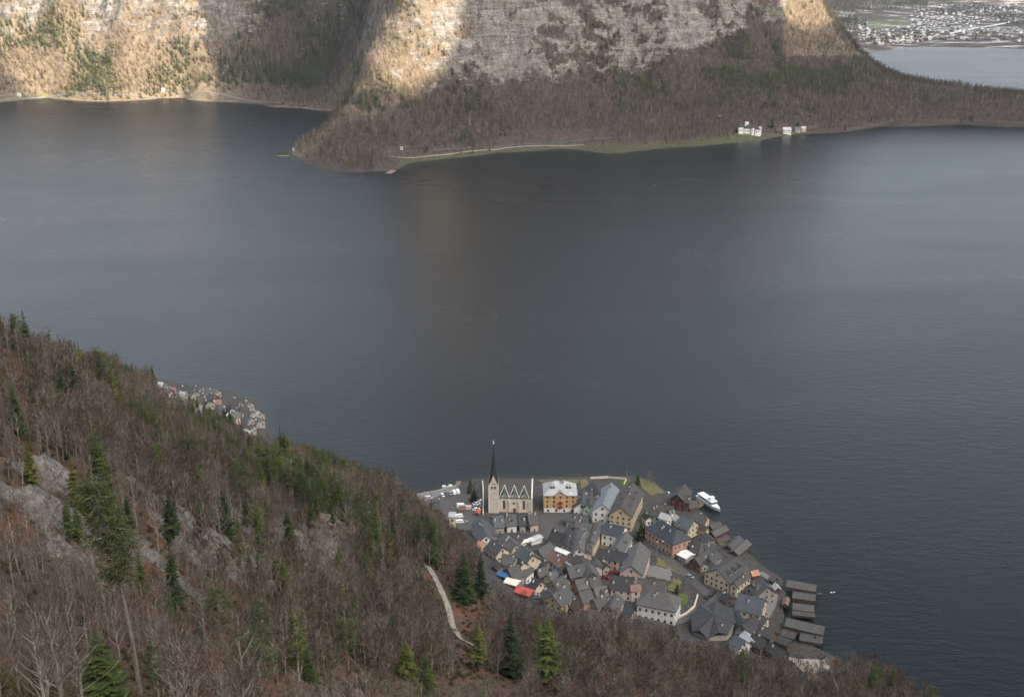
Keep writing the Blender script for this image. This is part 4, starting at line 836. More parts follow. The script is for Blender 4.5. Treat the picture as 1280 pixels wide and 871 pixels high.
# ------------------------------------------------------------------ church
def church():
    p = hit(617, 641); D = p.y; zg = p.z
    def up(v): return float(WD(617, v, D)[2]) - zg        # height above ground of a point seen at this row in the tower's plane
    sc_ = np.linalg.norm(W(664, 641, zg)[:2] - W(617, 641, zg)[:2]) / 47.
    root = bpy.data.objects.new('church', None); C.objects.link(root); root.location = p; root.rotation_euler = (0, 0, R(-3)); tag(root, 'stone church with slender dark spire and three front gables', 'church')
    hw = 5.7 * sc_; t = MB(); h1 = up(607); h2 = up(594.5); h3 = up(557); t.box(-hw, 0, -3, hw, 2 * hw, h1)
    for (a, b, c_) in [((-hw, 0), (hw, 0), (0, 0)), ((hw, 0), (hw, 2 * hw), (hw, hw)), ((hw, 2 * hw), (-hw, 2 * hw), (0, 2 * hw)), ((-hw, 2 * hw), (-hw, 0), (-hw, hw))]:
        t.add([(*a, h1), (*b, h1), (*c_, h2)], [(0, 1, 2)])
    tw_ = t.build('tower', M['w_stone'], root)
    q = MB(); e = .5 * sc_
    for sx in (-1, 1):
        q.box(sx * hw - e, -.12, -1, sx * hw + e, .5, h1 + .1)
    q.build('quoin', M['w_white'], tw_)
    s = MB(); pts = [];  bs = [(hw * 1.02 * math.cos(R(22.5 + 45 * k)) * 1.08, hw + hw * 1.02 * math.sin(R(22.5 + 45 * k)) * 1.08, h1 + (h2 - h1) * .15) for k in range(8)]
    md = [(hw * .70 * math.cos(R(22.5 + 45 * k)), hw + hw * .70 * math.sin(R(22.5 + 45 * k)), h2 + 1) for k in range(8)]
    s.add(bs + md + [(0, hw, h3)], [(k, (k + 1) % 8, 8 + (k + 1) % 8, 8 + k) for k in range(8)] + [(8 + k, 8 + (k + 1) % 8, 16) for k in range(8)])
    sp_ = s.build('spire', M['r_dark'], root)
    b = MB(); b.tube([(0, hw, h3 - .5), (0, hw, h3 + 2.4)], .1, 4); b.tube([(0, hw, h3 + .1), (0, hw, h3 + .35), (0, hw, h3 + .8), (0, hw, h3 + 1.05)], [.1, .45, .45, .1], 8); b.tube([(-.7, hw, h3 + 1.9), (.7, hw, h3 + 1.9)], .1, 4); b.build('cross', M['white'], sp_)
    for dx in (-.9, .9): link('window', WIN, tw_, (dx, 0, up(609.5)), 0, (.9, 1, 1.1))
    for z_ in (.5, .72): link('window', WIN, tw_, (0.2, 0, h1 * z_), 0, (.4, 1, .6))
    cl = MB(); cl.tube([(0, -.12, up(602)), (0, .02, up(602))], 1.2, 16); cl.build('clock_face', M['frame'], tw_)
    # nave
    x0 = hw + .6; x1 = 47 * sc_; W3 = (x1 - 1.5 - x0) / 3; yn = 2.0; he = up(623.5); dep_ = 17.0; ridge = he + 9.0
    n = MB(); n.box(x0, yn, -3, x1, yn + dep_, he); n.add([(x0, yn, he), (x0, yn + dep_, he), (x0, yn + dep_ / 2, ridge - .2), (x1, yn, he), (x1, yn + dep_, he), (x1, yn + dep_ / 2, ridge - .2)], [(0, 2, 1), (3, 4, 5)])
    ga = he + 3.6
    for k in range(3): a = x0 + k * W3; n.add([(a, yn, he), (a + W3, yn, he), (a + W3 / 2, yn, ga), (a, yn + .5, he), (a + W3, yn + .5, he), (a + W3 / 2, yn + .5, ga)], [(0, 1, 2), (5, 4, 3), (0, 2, 5, 3), (2, 1, 4, 5)])
    for k in range(4): a = x0 + k * W3; n.box(a - .35, yn - .7, -3, a + .35, yn + .1, he * .85)
    n.build('nave_wall', M['w_stone'], root)
    r = MB(); r.slab([(x0 - .3, yn - .4, he), (x1, yn - .4, he), (x1, yn + dep_ / 2, ridge), (x0 - .3, yn + dep_ / 2, ridge)], .25); r.slab([(x0 - .3, yn + dep_ / 2, ridge), (x1, yn + dep_ / 2, ridge), (x1, yn + dep_ + .4, he), (x0 - .3, yn + dep_ + .4, he)], .25)
    ro = r.build('roof', M['r_brown'], root)
    ps = (ga + 2.2); slope = (ridge - he) / (dep_ / 2 + .4)
    for k in range(3):
        a = x0 + k * W3; mid = a + W3 / 2; yb = yn - .4 + (ps - he) / slope; yv = yn - .5
        c_ = MB(); c_.add([(a, yv, he + .1), (mid, yv, ga + .25), (mid, yb, ps), (a, yv + .2, he + .1)], [(0, 1, 2)]); c_.slab([(a, yv, he + .12), (mid, yv, ga + .3), (mid, yb, ps + .15)], .2); c_.slab([(mid, yv, ga + .3), (a + W3, yv, he + .12), (mid, yb, ps + .15)], .2); c_.build('gable_roof', M['r_teal'], ro)
        f = MB(); f.tube([(a, yv, he + .35), (mid, yb, ps + .35)], .17, 4); f.tube([(a + W3, yv, he + .35), (mid, yb, ps + .35)], .17, 4); f.build('flashing', M['w_white'], ro)
        if k == 1: link('door', DOOR, root, (mid + .3, yn, 1.3), 0, (1.6, 1, 1.3)); link('window', WIN, root, (mid, yn, he * .62), 0, (1.1, 1, .8))
        else: wmsh = MB(); wmsh.box(-.95, -.06, -3.2, .95, .05, 3.0, 0); wmsh.add([(-.95, -.06, 3.0), (.95, -.06, 3.0), (0, -.06, 4.2)], [(0, 1, 2)], 0); wmsh.box(-.7, -.10, -3.0, .7, -.05, 2.9, 1); wmsh.box(-.07, -.13, -3.0, .07, -.09, 2.9, 0); wmsh.build('tall_window', [M['frame'], M['glass']], root, (mid, yn, he * .52))
        link('window', WIN, root, (mid, yn, he + 1.0), 0, (.45, 1, .55))
    g = MB(); g.box(x1 - .1, yn - .6, -3, x1 + .7, yn + .3, he + .5); g.slab([(x1 - .1, yn - .4, he + .5), (x1 + .7, yn - .4, he + .5), (x1 + .7, yn + dep_ / 2, ridge + .5), (x1 - .1, yn + dep_ / 2, ridge + .5)], .6); g.build('buttress', M['w_white'], root)
church()
# the long stone-paved lane wall left of the tower
def hotel():
    r = H((693, 601), (707, 601), 8.6, 11.5, 'light', 'ochre', 'tall orange hotel with light grey hipped roof right of the church', hip=1, ch=2, pitch=34, win=False, cat='hotel', name='hotel')
    wl = [c for c in r.children if c.name.startswith('wall')][0]; ro = [c for c in r.children if c.name.startswith('roof')][0]
    bb = [Vector(v.co) for v in wl.data.vertices]; hl = max(v.x for v in bb); w2 = max(v.y for v in bb)
    m = MB(); m.box(-hl - .15, -w2 - .15, -4, hl + .15, w2 + .15, 2.7); m.build('ground_floor', M['w_white'], r)
    for fz in range(3):
        for k in range(5): link('window', WIN, r, (-hl + (k + .5) * 2 * hl / 5, -w2, 4.3 + fz * 2.9), 0, (1.0, 1, 1.1))
        for k in range(4): link('window', WIN, r, (hl, -w2 + (k + .5) * 2 * w2 / 4, 4.3 + fz * 2.9), math.pi / 2)
    for k in range(4): link('window', WIN, r, (-hl + (k + .5) * 2 * hl / 4, -w2 - .15, 1.3), 0)
    for fz in range(2): b = MB(); b.box(-1.4, -w2 - 1.2, 3.2 + fz * 2.9, 1.4, -w2 - .02, 4.2 + fz * 2.9); b.build('balcony', M['red'], r)
    g = MB(); z0 = 11.3; g.box(-3.2, -w2 - .4, 2.7, 3.2, -w2 + 4, z0 + .8); g.add([(-3.2, -w2 - .4, z0 + .8), (3.2, -w2 - .4, z0 + .8), (0, -w2 - .4, z0 + 3)], [(0, 1, 2)]); g.build('front_bay', M['w_ochre'], r)
    for fz in range(3): link('window', WIN, r, (0, -w2 - .42, 4.3 + fz * 2.9), 0)
    g = MB(); g.slab([(-3.7, -w2 - .9, z0 + .5), (0, -w2 - .9, z0 + 3.2), (0, 0, z0 + 3.2), (-3.7, 0, z0 + .5)], .2); g.slab([(0, -w2 - .9, z0 + 3.2), (3.7, -w2 - .9, z0 + .5), (3.7, 0, z0 + .5), (0, 0, z0 + 3.2)], .2); g.build('gable_roof', M['r_light'], ro)
    for k in (-5.5, -4, 4.2, 6): link('dormer', DM.setdefault('light', dormer_mesh('r_light')), ro, (k, -3.2, 11.5 + (w2 - 2.6) * .66), 0)
hotel()
# star-shaped roof: folded ridges run out from one point
def school():
    ctr = hit(892, 772); z0 = ctr.z - 1; hz_ = 11.5; apex = W(893, 768.5, z0 + hz_); he = 6.5
    ring = [(865, 770), (884, 756), (905, 757), (922, 776), (910, 793), (885, 798), (865, 789)]
    P = [W(u, v, z0 + he) for u, v in ring]; n = len(P); o = Vector((apex[0], apex[1], z0))
    root = bpy.data.objects.new('school_building', None); C.objects.link(root); root.location = o; tag(root, 'big building with dark star-shaped folded roof at the lower right of the village', 'school')
    L = [Vector((p[0] - o.x, p[1] - o.y, he)) for p in P]; m = MB()
    m.prism([(p.x * .94, p.y * .94) for p in L], -5, he - .4); m.build('wall', M['w_grey'], root)
    r = MB(); A = Vector((0, 0, hz_)); vs = [A]; fs = []
    for k in range(n): vs.append(L[k]); mid = (L[k] + L[(k + 1) % n]) / 2 * 1.04; mid.z = he + 2.9; vs.append(mid)
    m2 = 2 * n
    for k in range(m2): fs.append((0, 1 + k, 1 + (k + 1) % m2))
    lo = [Vector(v) - Vector((0, 0, .3)) for v in vs]; r.add(vs + lo, fs + [(f[0] + m2 + 1, f[2] + m2 + 1, f[1] + m2 + 1) for f in fs] + [(1 + k, 1 + k + m2 + 1, 1 + (k + 1) % m2 + m2 + 1, 1 + (k + 1) % m2) for k in range(m2)]); ro = r.build('roof', M['r_dark'], root)
    s_ = MB()
    for k in range(n): v = vs[2 + 2 * k]; s_.tube([A + Vector((0, 0, .1)), v + Vector((0, 0, .1))], .13, 3)
    s_.build('ridge_cap', M['r_slate'], ro); link('chimney', CH, ro, (3, -5, 9))
school()
# ------------------------------------------------------------------ far shore houses of the second village cluster, seen over the wooded ridge
west = [((196, 478), (205, 479), 'light', 'white', 'pale roofed white house at the far left tip of the distant shore hamlet'),
 ((204, 487), (210, 484), 'brown', 'white', 'house with bright white gable near the left tip of the shore hamlet'),
 ((211, 486), (220, 485), 'rust', 'red_timber', 'reddish brown house second along the shore hamlet'),
 ((225, 481), (235, 480), 'dark', 'grey', 'dark roof at the water in the left half of the shore hamlet'),
 ((224, 490), (233, 492), 'light', 'white', 'light metal roof behind the dark one in the shore hamlet'),
 ((237, 487), (244, 489), 'slate', 'grey', 'small slate roof in the middle left of the shore hamlet'),
 ((242, 481), (252, 483), 'slate', 'white', 'slate roof with white chimney at the water of the shore hamlet'),
 ((241, 501), (251, 497), 'brown', 'cream', 'tan coloured roof half behind the trees of the shore hamlet'),
 ((252, 488), (258, 491), 'grey', 'white', 'little grey roof between slate and brown roofs of the shore hamlet'),
 ((258, 484), (272, 487), 'grey', 'grey', 'widest grey roof at the water of the shore hamlet'),
 ((261, 492), (269, 494), 'slate', 'timber', 'slate roof just inland of the widest grey roof'),
 ((254, 499), (262, 502), 'dark', 'white', 'black roof over bright white wall in the shore hamlet'),
 ((266, 501), (277, 500), 'rust', 'timber', 'round brown roof in the middle of the shore hamlet'),
 ((271, 507), (283, 508), 'grey', 'grey', 'pale grey roof behind the round brown one'),
 ((284, 507), (290, 512), 'dark', 'white', 'steep dark roof with pale edge right of the middle of the shore hamlet'),
 ((291, 498), (301, 499), 'brown', 'white', 'brown roof at the water with small white dormer, right half of hamlet'),
 ((303, 499), (312, 502), 'grey', 'grey', 'grey roof at the water, second from the point'),
 ((299, 510), (305, 505), 'brown', 'white', 'white gabled house right of the steep dark roof'),
 ((307, 512), (315, 513), 'slate', 'grey', 'blue-grey roof near the point of the shore hamlet'),
 ((317, 512), (325, 515), 'light', 'white', 'light roof nearest the point of the shore hamlet'),
 ((303, 519), (313, 521), 'blue', 'grey', 'broad blue-grey roof low in the shore hamlet'),
 ((319, 521), (326, 523), 'grey', 'white', 'white house with yellow tinge above the pale crag'),
 ((305, 529), (316, 531), 'slate', 'grey', 'wide slate roof just above the pale crag'),
 ((288, 517), (295, 514), 'grey', 'cream', 'small cream house at the tree line of the shore hamlet'),
 ((248, 508), (254, 509), 'light', 'white', 'tiny pale roof peeping over the trees below the hamlet'),
 ((303, 536), (309, 537), 'white', 'white', 'small white-roofed hut left of the pale crag')]
for a, b, rm, wm, lb in west: H(a, b, 5.0, 3.6, rm, {'white': 'grey'}.get(wm, wm) if hash_(lb) % 3 else wm, lb, ch=1, base=8, pitch=34)
# ------------------------------------------------------------------ draped streets, lawns, paths
def near1(x, y): return float(near_h(np.array([x]), np.array([y]))[0])
def ribbon(name, px, wd, mat, lift=.22, hf=near_h, pix=True, y0=60., t1=1400., step=2.5):
    P = [hit(u, v) if hf is near_h else Vector(WF(u, v)) for u, v in px]; Q = []
    for a, b in zip(P[:-1], P[1:]):
        n = max(1, int((b - a).length / step)); Q += [a.lerp(b, k / n) for k in range(n)]
    Q.append(P[-1])
    for _ in range(3): Q = [Q[0]] + [(Q[i - 1] + Q[i] * 2 + Q[i + 1]) / 4 for i in range(1, len(Q) - 1)] + [Q[-1]]
    vs = []
    for i, q in enumerate(Q):
        d = (Q[min(i + 1, len(Q) - 1)] - Q[max(i - 1, 0)]); n = Vector((-d.y, d.x, 0)).normalized()
        for k in (-.5, -.17, .17, .5): c = q + n * k * wd; vs.append([c.x, c.y, 0])
    vs = np.array(vs); vs[:, 2] = np.maximum(hf(vs[:, 0], vs[:, 1]), .6) + lift
    F = [[4 * i + k, 4 * i + k + 1, 4 * i + k + 5, 4 * i + k + 4] for i in range(len(Q) - 1) for k in range(3)]
    o = link(name, npmesh(name, vs, np.array(F), [M[mat]])); o['kind'] = 'structure'; return o
def patch(name, px, mat, lift=.2, st=1.4):
    P = [hit(u, v) for u, v in px]; xs = np.arange(min(p.x for p in P), max(p.x for p in P) + st, st); ys = np.arange(min(p.y for p in P), max(p.y for p in P) + st, st)
    X, Y, F = gridmesh(xs, ys); cx = X.ravel()[F].mean(1); cy = Y.ravel()[F].mean(1); k = inpoly(cx, cy, [(p.x, p.y) for p in P]); F = F[k]; us, inv = np.unique(F, return_inverse=True)
    x, y = X.ravel()[us], Y.ravel()[us]; o = link(name, npmesh(name, np.stack([x, y, np.maximum(near_h(x, y), .7) + lift], 1), inv.reshape(F.shape), [M[mat]])); o['kind'] = 'structure'; return o
patch('parking_area', [(530, 622), (575, 612), (590, 612), (600, 640), (594, 662), (575, 664), (550, 642), (538, 640)], 'asphalt')
patch('market_square', [(680, 642), (716, 640), (725, 652), (712, 675), (694, 680), (672, 672), (640, 664), (640, 659)], 'asphalt', .25)
ribbon('street', [(797, 640), (800, 655), (808, 676), (817, 690), (835, 700), (852, 713), (870, 729), (886, 744), (902, 756), (926, 762)], 6.0, 'asphalt')
ribbon('lower_street', [(775, 772), (800, 772), (820, 779), (838, 780), (855, 775), (868, 767), (884, 757), (898, 752)], 4.6, 'asphalt', .26)
ribbon('shore_path', [(950, 715), (962, 722), (968, 735), (966, 752), (958, 768), (952, 778)], 4.5, 'terrace', .24)
ribbon('gravel_path', [(534, 708)] + path_px + [(600, 812)], 2.7, 'gravel', .6)
ribbon('lane', [(716, 650), (712, 690), (706, 712), (716, 742)], 3.0, 'terrace', .24)
patch('worn_lawn', [(822, 692), (838, 696), (856, 712), (852, 720), (838, 712), (820, 706)], 'olive'); patch('garden_lawn', [(843, 722), (852, 726), (848, 742), (832, 736)], 'olive', .22)
patch('green_lawn', [(845, 741), (858, 742), (860, 752), (852, 762), (843, 756)], 'lawn'); patch('paved_terrace', [(812, 706), (840, 712), (838, 726), (806, 720)], 'terrace', .3)
patch('courtyard_garden', [(748, 668), (770, 672), (764, 688), (742, 684)], 'olive', .3); patch('hotel_garden', [(668, 600), (735, 599), (737, 606), (726, 612), (724, 604), (680, 604)], 'olive', .3); patch('point_garden', [(796, 598), (815, 603), (832, 616), (814, 620), (802, 610)], 'olive', .3)
patch('lakeside_lawn', [(776, 601), (788, 599), (786, 606), (776, 607)], 'lawn', .3); patch('shore_lawn', [(905, 668), (914, 672), (905, 682), (896, 680)], 'olive', .3)
patch('quay', [(515, 620), (545, 614), (572, 608), (574, 612), (546, 621), (524, 628)], 'terrace', .3); patch('gravel_bank', [(985, 822), (1030, 826), (1042, 838), (1010, 842)], 'gravel', .4)
# garden and quay walls
def wall(px, h, th, mat, label):
    P = [hit(u, v) for u, v in px]; m = MB()
    o = P[0].copy()
    for a, b in zip(P[:-1], P[1:]):
        d = (b - a); d.z = 0; n = Vector((-d.y, d.x, 0)).normalized() * th / 2; q = [a - n, b - n, b + n, a + n]
        m.add([tuple(c - o - Vector((0, 0, 2))) for c in q] + [tuple(c - o + Vector((0, 0, h))) for c in q], [(3, 2, 1, 0), (4, 5, 6, 7), (0, 1, 5, 4), (1, 2, 6, 5), (2, 3, 7, 6), (3, 0, 4, 7)])
    w_ = m.build('stone_wall', M[mat], loc=o); tag(w_, label, 'wall')
wall([(800, 766), (815, 772), (830, 775.5), (845, 774), (858, 768), (868, 759), (872, 745)], 1.4, .6, 'w_stone', 'curved garden wall below the big white house')
wall([(604, 644), (604, 612), (603, 603)], 1.6, .6, 'w_stone', 'straight pale wall left of the church tower')
wall([(738, 598.5), (760, 597.5), (783, 600), (780, 606)], 1.4, .5, 'w_stone', 'lakeside garden wall behind the pale blue roof')
wall([(514, 619.5), (545, 614.3), (570, 607.5)], .8, .6, 'w_grey', 'low quay wall along the lakeside car park')
# ------------------------------------------------------------------ tents
def tent(px, wd, ln, rz, mat, label):
    p = hit(*px); root = bpy.data.objects.new('market_tent', None); C.objects.link(root); root.location = p; root.rotation_euler = (0, 0, rz); tag(root, label, 'tent')
    m = MB(); x_, y_ = ln / 2, wd / 2; m.slab([(-x_, -y_, 2.6), (x_, -y_, 2.6), (x_, 0, 3.7), (-x_, 0, 3.7)], .08); m.slab([(-x_, 0, 3.7), (x_, 0, 3.7), (x_, y_, 2.6), (-x_, y_, 2.6)], .08); m.slab([(-x_, -y_ - .02, 2.1), (x_, -y_ - .02, 2.1), (x_, -y_, 2.6), (-x_, -y_, 2.6)], .05); m.build('canopy', M[mat], root)
    for sx in (-1, 1):
        for sy in (-1, 1): q = MB(); q.tube([(sx * (x_ - .2), sy * (y_ - .2), -1), (sx * (x_ - .2), sy * (y_ - .2), 2.65)], .07, 5); q.build('pole', M['metal'], root)
tent((630, 723), 5, 7.5, R(-35), 'tent_blue', 'blue canvas tent, first of three in a line at the forest edge')
tent((641, 732), 6, 8, R(-30), 'tent_white', 'cream-white canvas tent between the blue and the red one')
tent((656, 744), 7, 9.5, R(-30), 'tent_red', 'bright red canvas tent, lowest of the three at the forest edge')
tent((597, 644), 3.2, 5.5, R(80), 'tent_red', 'small dark red awning at the corner of the car park')
tent((767, 712), 2.2, 2.2, R(20), 'tent_red', 'tiny red parasol roof in the courtyard by the arched house')
for i, (u, v) in enumerate([(655, 678), (661, 676.5), (667, 675)]): tent((u, v + 3), 3.2, 3.2, R(25), 'tent_white', 'white market stall roof in the line of stalls on the square, ' + ['leftmost', 'middle one', 'rightmost'][i])
# ------------------------------------------------------------------ cars
def car_meshes(cm, van=False):
    b = MB(); h = 1.9 if van else .85
    b.add([(-2.2, -.85, .35), (2.2, -.85, .35), (2.2, .85, .35), (-2.2, .85, .35), (-2.25, -.88, .8), (2.25, -.88, .75), (2.25, .88, .75), (-2.25, .88, .8), (-2.1, -.8, 1.0 if not van else 2.0), (1.5 if van else 2.0, -.8, .95 if not van else 2.0), (1.5 if van else 2.0, .8, .95 if not van else 2.0), (-2.1, .8, 1.0 if not van else 2.0)],
          [(3, 2, 1, 0), (0, 1, 5, 4), (1, 2, 6, 5), (2, 3, 7, 6), (3, 0, 4, 7), (4, 5, 9, 8), (5, 6, 10, 9), (6, 7, 11, 10), (7, 4, 8, 11), (8, 9, 10, 11)])
    if not van: b.box(-1.2, -.62, 1.42, .55, .62, 1.48)
    g = MB()
    if van: g.add([(1.52, -.78, 1.9), (1.52, .78, 1.9), (2.2, .8, 1.05), (2.2, -.8, 1.05)], [(0, 3, 2, 1), (0, 1, 2, 3)]); g.box(-1.8, -.83, 1.3, 1.2, .83, 1.75)
    else: g.add([(-1.9, -.75, .98), (1.25, -.75, .95), (1.25, .75, .95), (-1.9, .75, .98), (-1.25, -.62, 1.44), (.6, -.62, 1.44), (.6, .62, 1.44), (-1.25, .62, 1.44)], [(0, 1, 5, 4), (1, 2, 6, 5), (2, 3, 7, 6), (3, 0, 4, 7), (4, 5, 6, 7)])
    w_ = MB(); w_.tube([(0, -.12, 0), (0, .12, 0)], .33, 12); return b.mesh('body', cm), g.mesh('windows', M['glass']), w_.mesh('wheel', M['tyre'])
CM = {k: (car_meshes(m), car_meshes(m, True)) for k, m in {'white': M['white'], 'dark': simple('dark_car_paint', (.03, .03, .035), .3, .1, spec=.6), 'grey': simple('grey_car_paint', (.25, .26, .27), .35, .1, spec=.6), 'red': M['red']}.items()}
def car(px, rz, colr, label, van=False, s=1.0):
    p = hit(*px); b, g, w_ = CM[colr][van]; root = bpy.data.objects.new('van' if van else 'car', None); C.objects.link(root); root.location = (p.x, p.y, p.z + .28); root.rotation_euler = (0, 0, rz); root.scale = (s, s, s); tag(root, label, 'van' if van else 'car', 'vehicles parked in the village')
    link('body', b, root); link('windows', g, root)
    for sx in (-1.35, 1.35):
        for sy in (-.8, .8): link('wheel', w_, root, (sx, sy, .33))
for px, a, c_, lb, vn in [((553, 620), 115, 'white', 'white car, leftmost of the row facing the lake', 0), ((558, 619), 115, 'dark', 'dark car beside the leftmost white one in the lakeside row', 0), ((562.5, 617.8), 112, 'grey', 'silver grey car in the middle of the lakeside row', 0), ((567.6, 617.4), 105, 'white', 'white van second from the right of the lakeside row', 1), ((572.3, 616.4), 105, 'white', 'white van at the right end of the lakeside row', 1),
    ((535.5, 623), 150, 'white', 'white car parked alone on the quay', 0), ((597, 627), 12, 'white', 'white car topmost in the column below the round green tree', 0), ((596, 631), 15, 'white', 'second white car in the column below the round green tree', 0), ((597, 634.5), 15, 'grey', 'grey car third in the column below the round green tree', 0), ((595.5, 638), 15, 'white', 'lowest white car in the column, above the dark red awning', 0),
    ((574.5, 647), 10, 'white', 'white van upper one beside the narrow cream block', 1), ((575, 654), 5, 'white', 'large white van lower one beside the narrow cream block', 1), ((579.5, 654), 20, 'grey', 'grey car just right of the large lower white van', 0),
    ((576, 633), 30, 'white', 'white car by the stacked goods in the car park', 0), ((679, 748), 15, 'white', 'white van right of the red tent', 1), ((671, 747), 15, 'grey', 'grey car between red tent and white van', 0), ((765, 716.5), 5, 'red', 'red car on the little courtyard', 0), ((757, 723), -15, 'red', 'dark red car at the lane below the courtyard', 0),
    ((884, 747), 60, 'dark', 'dark car on the left of three parked by the star-shaped roof', 0), ((887.5, 745), 60, 'dark', 'dark car in the middle of three parked by the star-shaped roof', 0), ((891, 743), 60, 'dark', 'dark car on the right of three parked by the star-shaped roof', 0), ((808, 665), 80, 'grey', 'grey car on the street beside the big green tree', 0), ((862, 722), -40, 'grey', 'grey car driving on the main street', 0)]:
    car(px, R(a), c_, lb, bool(vn), 1.1)
# goods stack in the car park
p = hit(578, 637); root = bpy.data.objects.new('container_stack', None); C.objects.link(root); root.location = p; tag(root, 'small heap of rusty and white containers in the car park', 'containers')
for (x_, y_, z_, m_) in [(0, 0, 0, 'r_rust'), (-1.5, 4, 0, 'white'), (3.5, 1, 0, 'w_pink'), (-.5, -3.2, 0, 'r_rust')]: m = MB(); m.box(x_ - 2, y_ - 1.1, z_, x_ + 2, y_ + 1.1, z_ + 2.2); m.box(x_ - 2.05, y_ - 1.15, z_ + 2.05, x_ + 2.05, y_ + 1.15, z_ + 2.3); m.build('container', M[m_], root)
# ------------------------------------------------------------------ boats
def hull(m, L, B, h, zf=1.0, n=9):
    sec = []
    for i in range(n):
        t = i / (n - 1); x_ = -L / 2 + L * t; b = B / 2 * (1 - max(0, (t - .55) / .45) ** 2.2) * (1 - .12 * (1 - t)); b = max(b, .05); sh_ = h * (1 + .25 * max(0, t - .5) * 2); sec.append([(x_, -b, sh_), (x_, -b * .8, -.3), (x_, b * .8, -.3), (x_, b, sh_)])
    vs = [p for s_ in sec for p in s_]; fs = []
    for i in range(n - 1):
        for k in range(3): a = i * 4 + k; fs.append((a, a + 1, a + 5, a + 4))
        fs.append((i * 4, i * 4 + 4, i * 4 + 7, i * 4 + 3))
    fs += [(0, 3, 2, 1), tuple((n - 1) * 4 + k for k in range(4))]; m.add(vs, fs)
def ship():
    a = W(874, 621, .5); b = W(899, 638, .5); root = bpy.data.objects.new('passenger_ship', None); C.objects.link(root); L = float(np.linalg.norm((b - a)[:2])) * 1.02
    root.location = ((a[0] + b[0]) / 2, (a[1] + b[1]) / 2, 0); root.rotation_euler = (0, 0, math.atan2(b[1] - a[1], b[0] - a[0])); tag(root, 'white passenger ship moored off the landing stage', 'ship')
    m = MB(); hull(m, L * 1.06, 5.4, 1.8); m.build('hull', M['white'], root); m = MB(); m.box(-L * .42, -2.1, 1.8, L * .24, 2.1, 3.9); m.build('cabin', M['white'], root)
    m = MB(); m.box(-L * .41, -2.16, 2.5, L * .23, 2.16, 3.4); m.box(L * .22, -1.9, 2.5, L * .245, 1.9, 3.4); m.build('windows', M['glass'], root); m = MB(); m.box(-L * .45, -2.4, 3.9, L * .26, 2.4, 4.15); m.build('upper_deck', M['white'], root)
    m = MB(); m.box(L * .05, -1.5, 4.15, L * .15, 1.5, 6.0); m.box(L * .04, -1.7, 6.0, L * .16, 1.7, 6.2); m.build('wheelhouse', M['white'], root); m = MB()
    for s_ in (-1, 1): m.tube([(-L * .44, s_ * 2.3, 5.0), (L * .25, s_ * 2.3, 5.0)], .05, 4); [m.tube([(x_, s_ * 2.3, 4.1), (x_, s_ * 2.3, 5.0)], .04, 4) for x_ in np.linspace(-L * .44, L * .25, 9)]
    m.build('railing', M['metal'], root); m = MB(); m.tube([(L * .1, 0, 6.2), (L * .1, 0, 9)], .08, 5); m.build('mast', M['metal'], root)
ship()
BH = MB(); hull(BH, 6.5, 2.2, .7); BH = BH.mesh('hull', M['white']); BC = MB(); BC.add([(-1.2, -.8, .7), (1.2, -.7, .75), (1.2, .7, .75), (-1.2, .8, .7), (-1.0, -.65, 1.5), (.5, -.6, 1.5), (.5, .6, 1.5), (-1.0, .65, 1.5)], [(0, 1, 5, 4), (1, 2, 6, 5), (2, 3, 7, 6), (3, 0, 4, 7), (4, 5, 6, 7)]); BC = BC.mesh('cabin', M['glass'])
for (u, v, a, lb) in [(826, 618.5, 20, 'white motorboat nearest the brown roof at the small harbour'), (830, 621, 140, 'white motorboat in the middle of the small harbour'), (834, 618, 60, 'white motorboat beside the red chalet'), (834.5, 623.5, 10, 'lowest white motorboat at the small harbour'), (1041, 740, 10, 'tiny white boat alone on the water off the boathouses'), (559, 607.5, 15, 'white boat moored off the car park'), (1026, 788, 80, 'white boat at the end of the longest boathouse')]:
    q = W(u, v, .1); r = bpy.data.objects.new('motorboat', None); C.objects.link(r); r.location = (q[0], q[1], 0); r.rotation_euler = (0, 0, R(a)); s_ = .4 if u in (1041, 1059) else 1; r.scale = (s_,) * 3; tag(r, lb, 'boat', 'small boats at the village'); link('hull', BH, r); link('cabin', BC, r)
def jetty(px, wd, label):
    P = [W(u, v, 1.0) for u, v in px]; o = Vector(P[0]); o.z = 0; root = bpy.data.objects.new('jetty', None); C.objects.link(root); root.location = o; tag(root, label, 'jetty'); m = MB(); q = MB()
    for a, b in zip(P[:-1], P[1:]):
        a = Vector(a) - o; b = Vector(b) - o; d = b - a; n = Vector((-d.y, d.x, 0)).normalized() * wd / 2; m.slab([tuple(a - n), tuple(b - n), tuple(b + n), tuple(a + n)], .2)
        for k in range(int(d.length / 4) + 1): c = a.lerp(b, k * 4 / max(d.length, 4)); q.tube([c + n * .9 - Vector((0, 0, 4)), c + n * .9], .12, 5); q.tube([c - n * .9 - Vector((0, 0, 4)), c - n * .9], .12, 5)
    m.build('deck', M['wood'], root); q.build('posts', M['wood'], root)
jetty([(862, 640), (878, 630), (872, 622)], 2.5, 'curved wooden jetty beside the passenger ship'); jetty([(570, 609), (574, 601)], 3, 'short dark jetty at the corner of the car park'); jetty([(1022, 741), (1027, 742)], 1.2, 'thin jetty at the second boathouse'); jetty([(492, 213), (485, 217)], 10, 'pale landing stage on the far promontory')
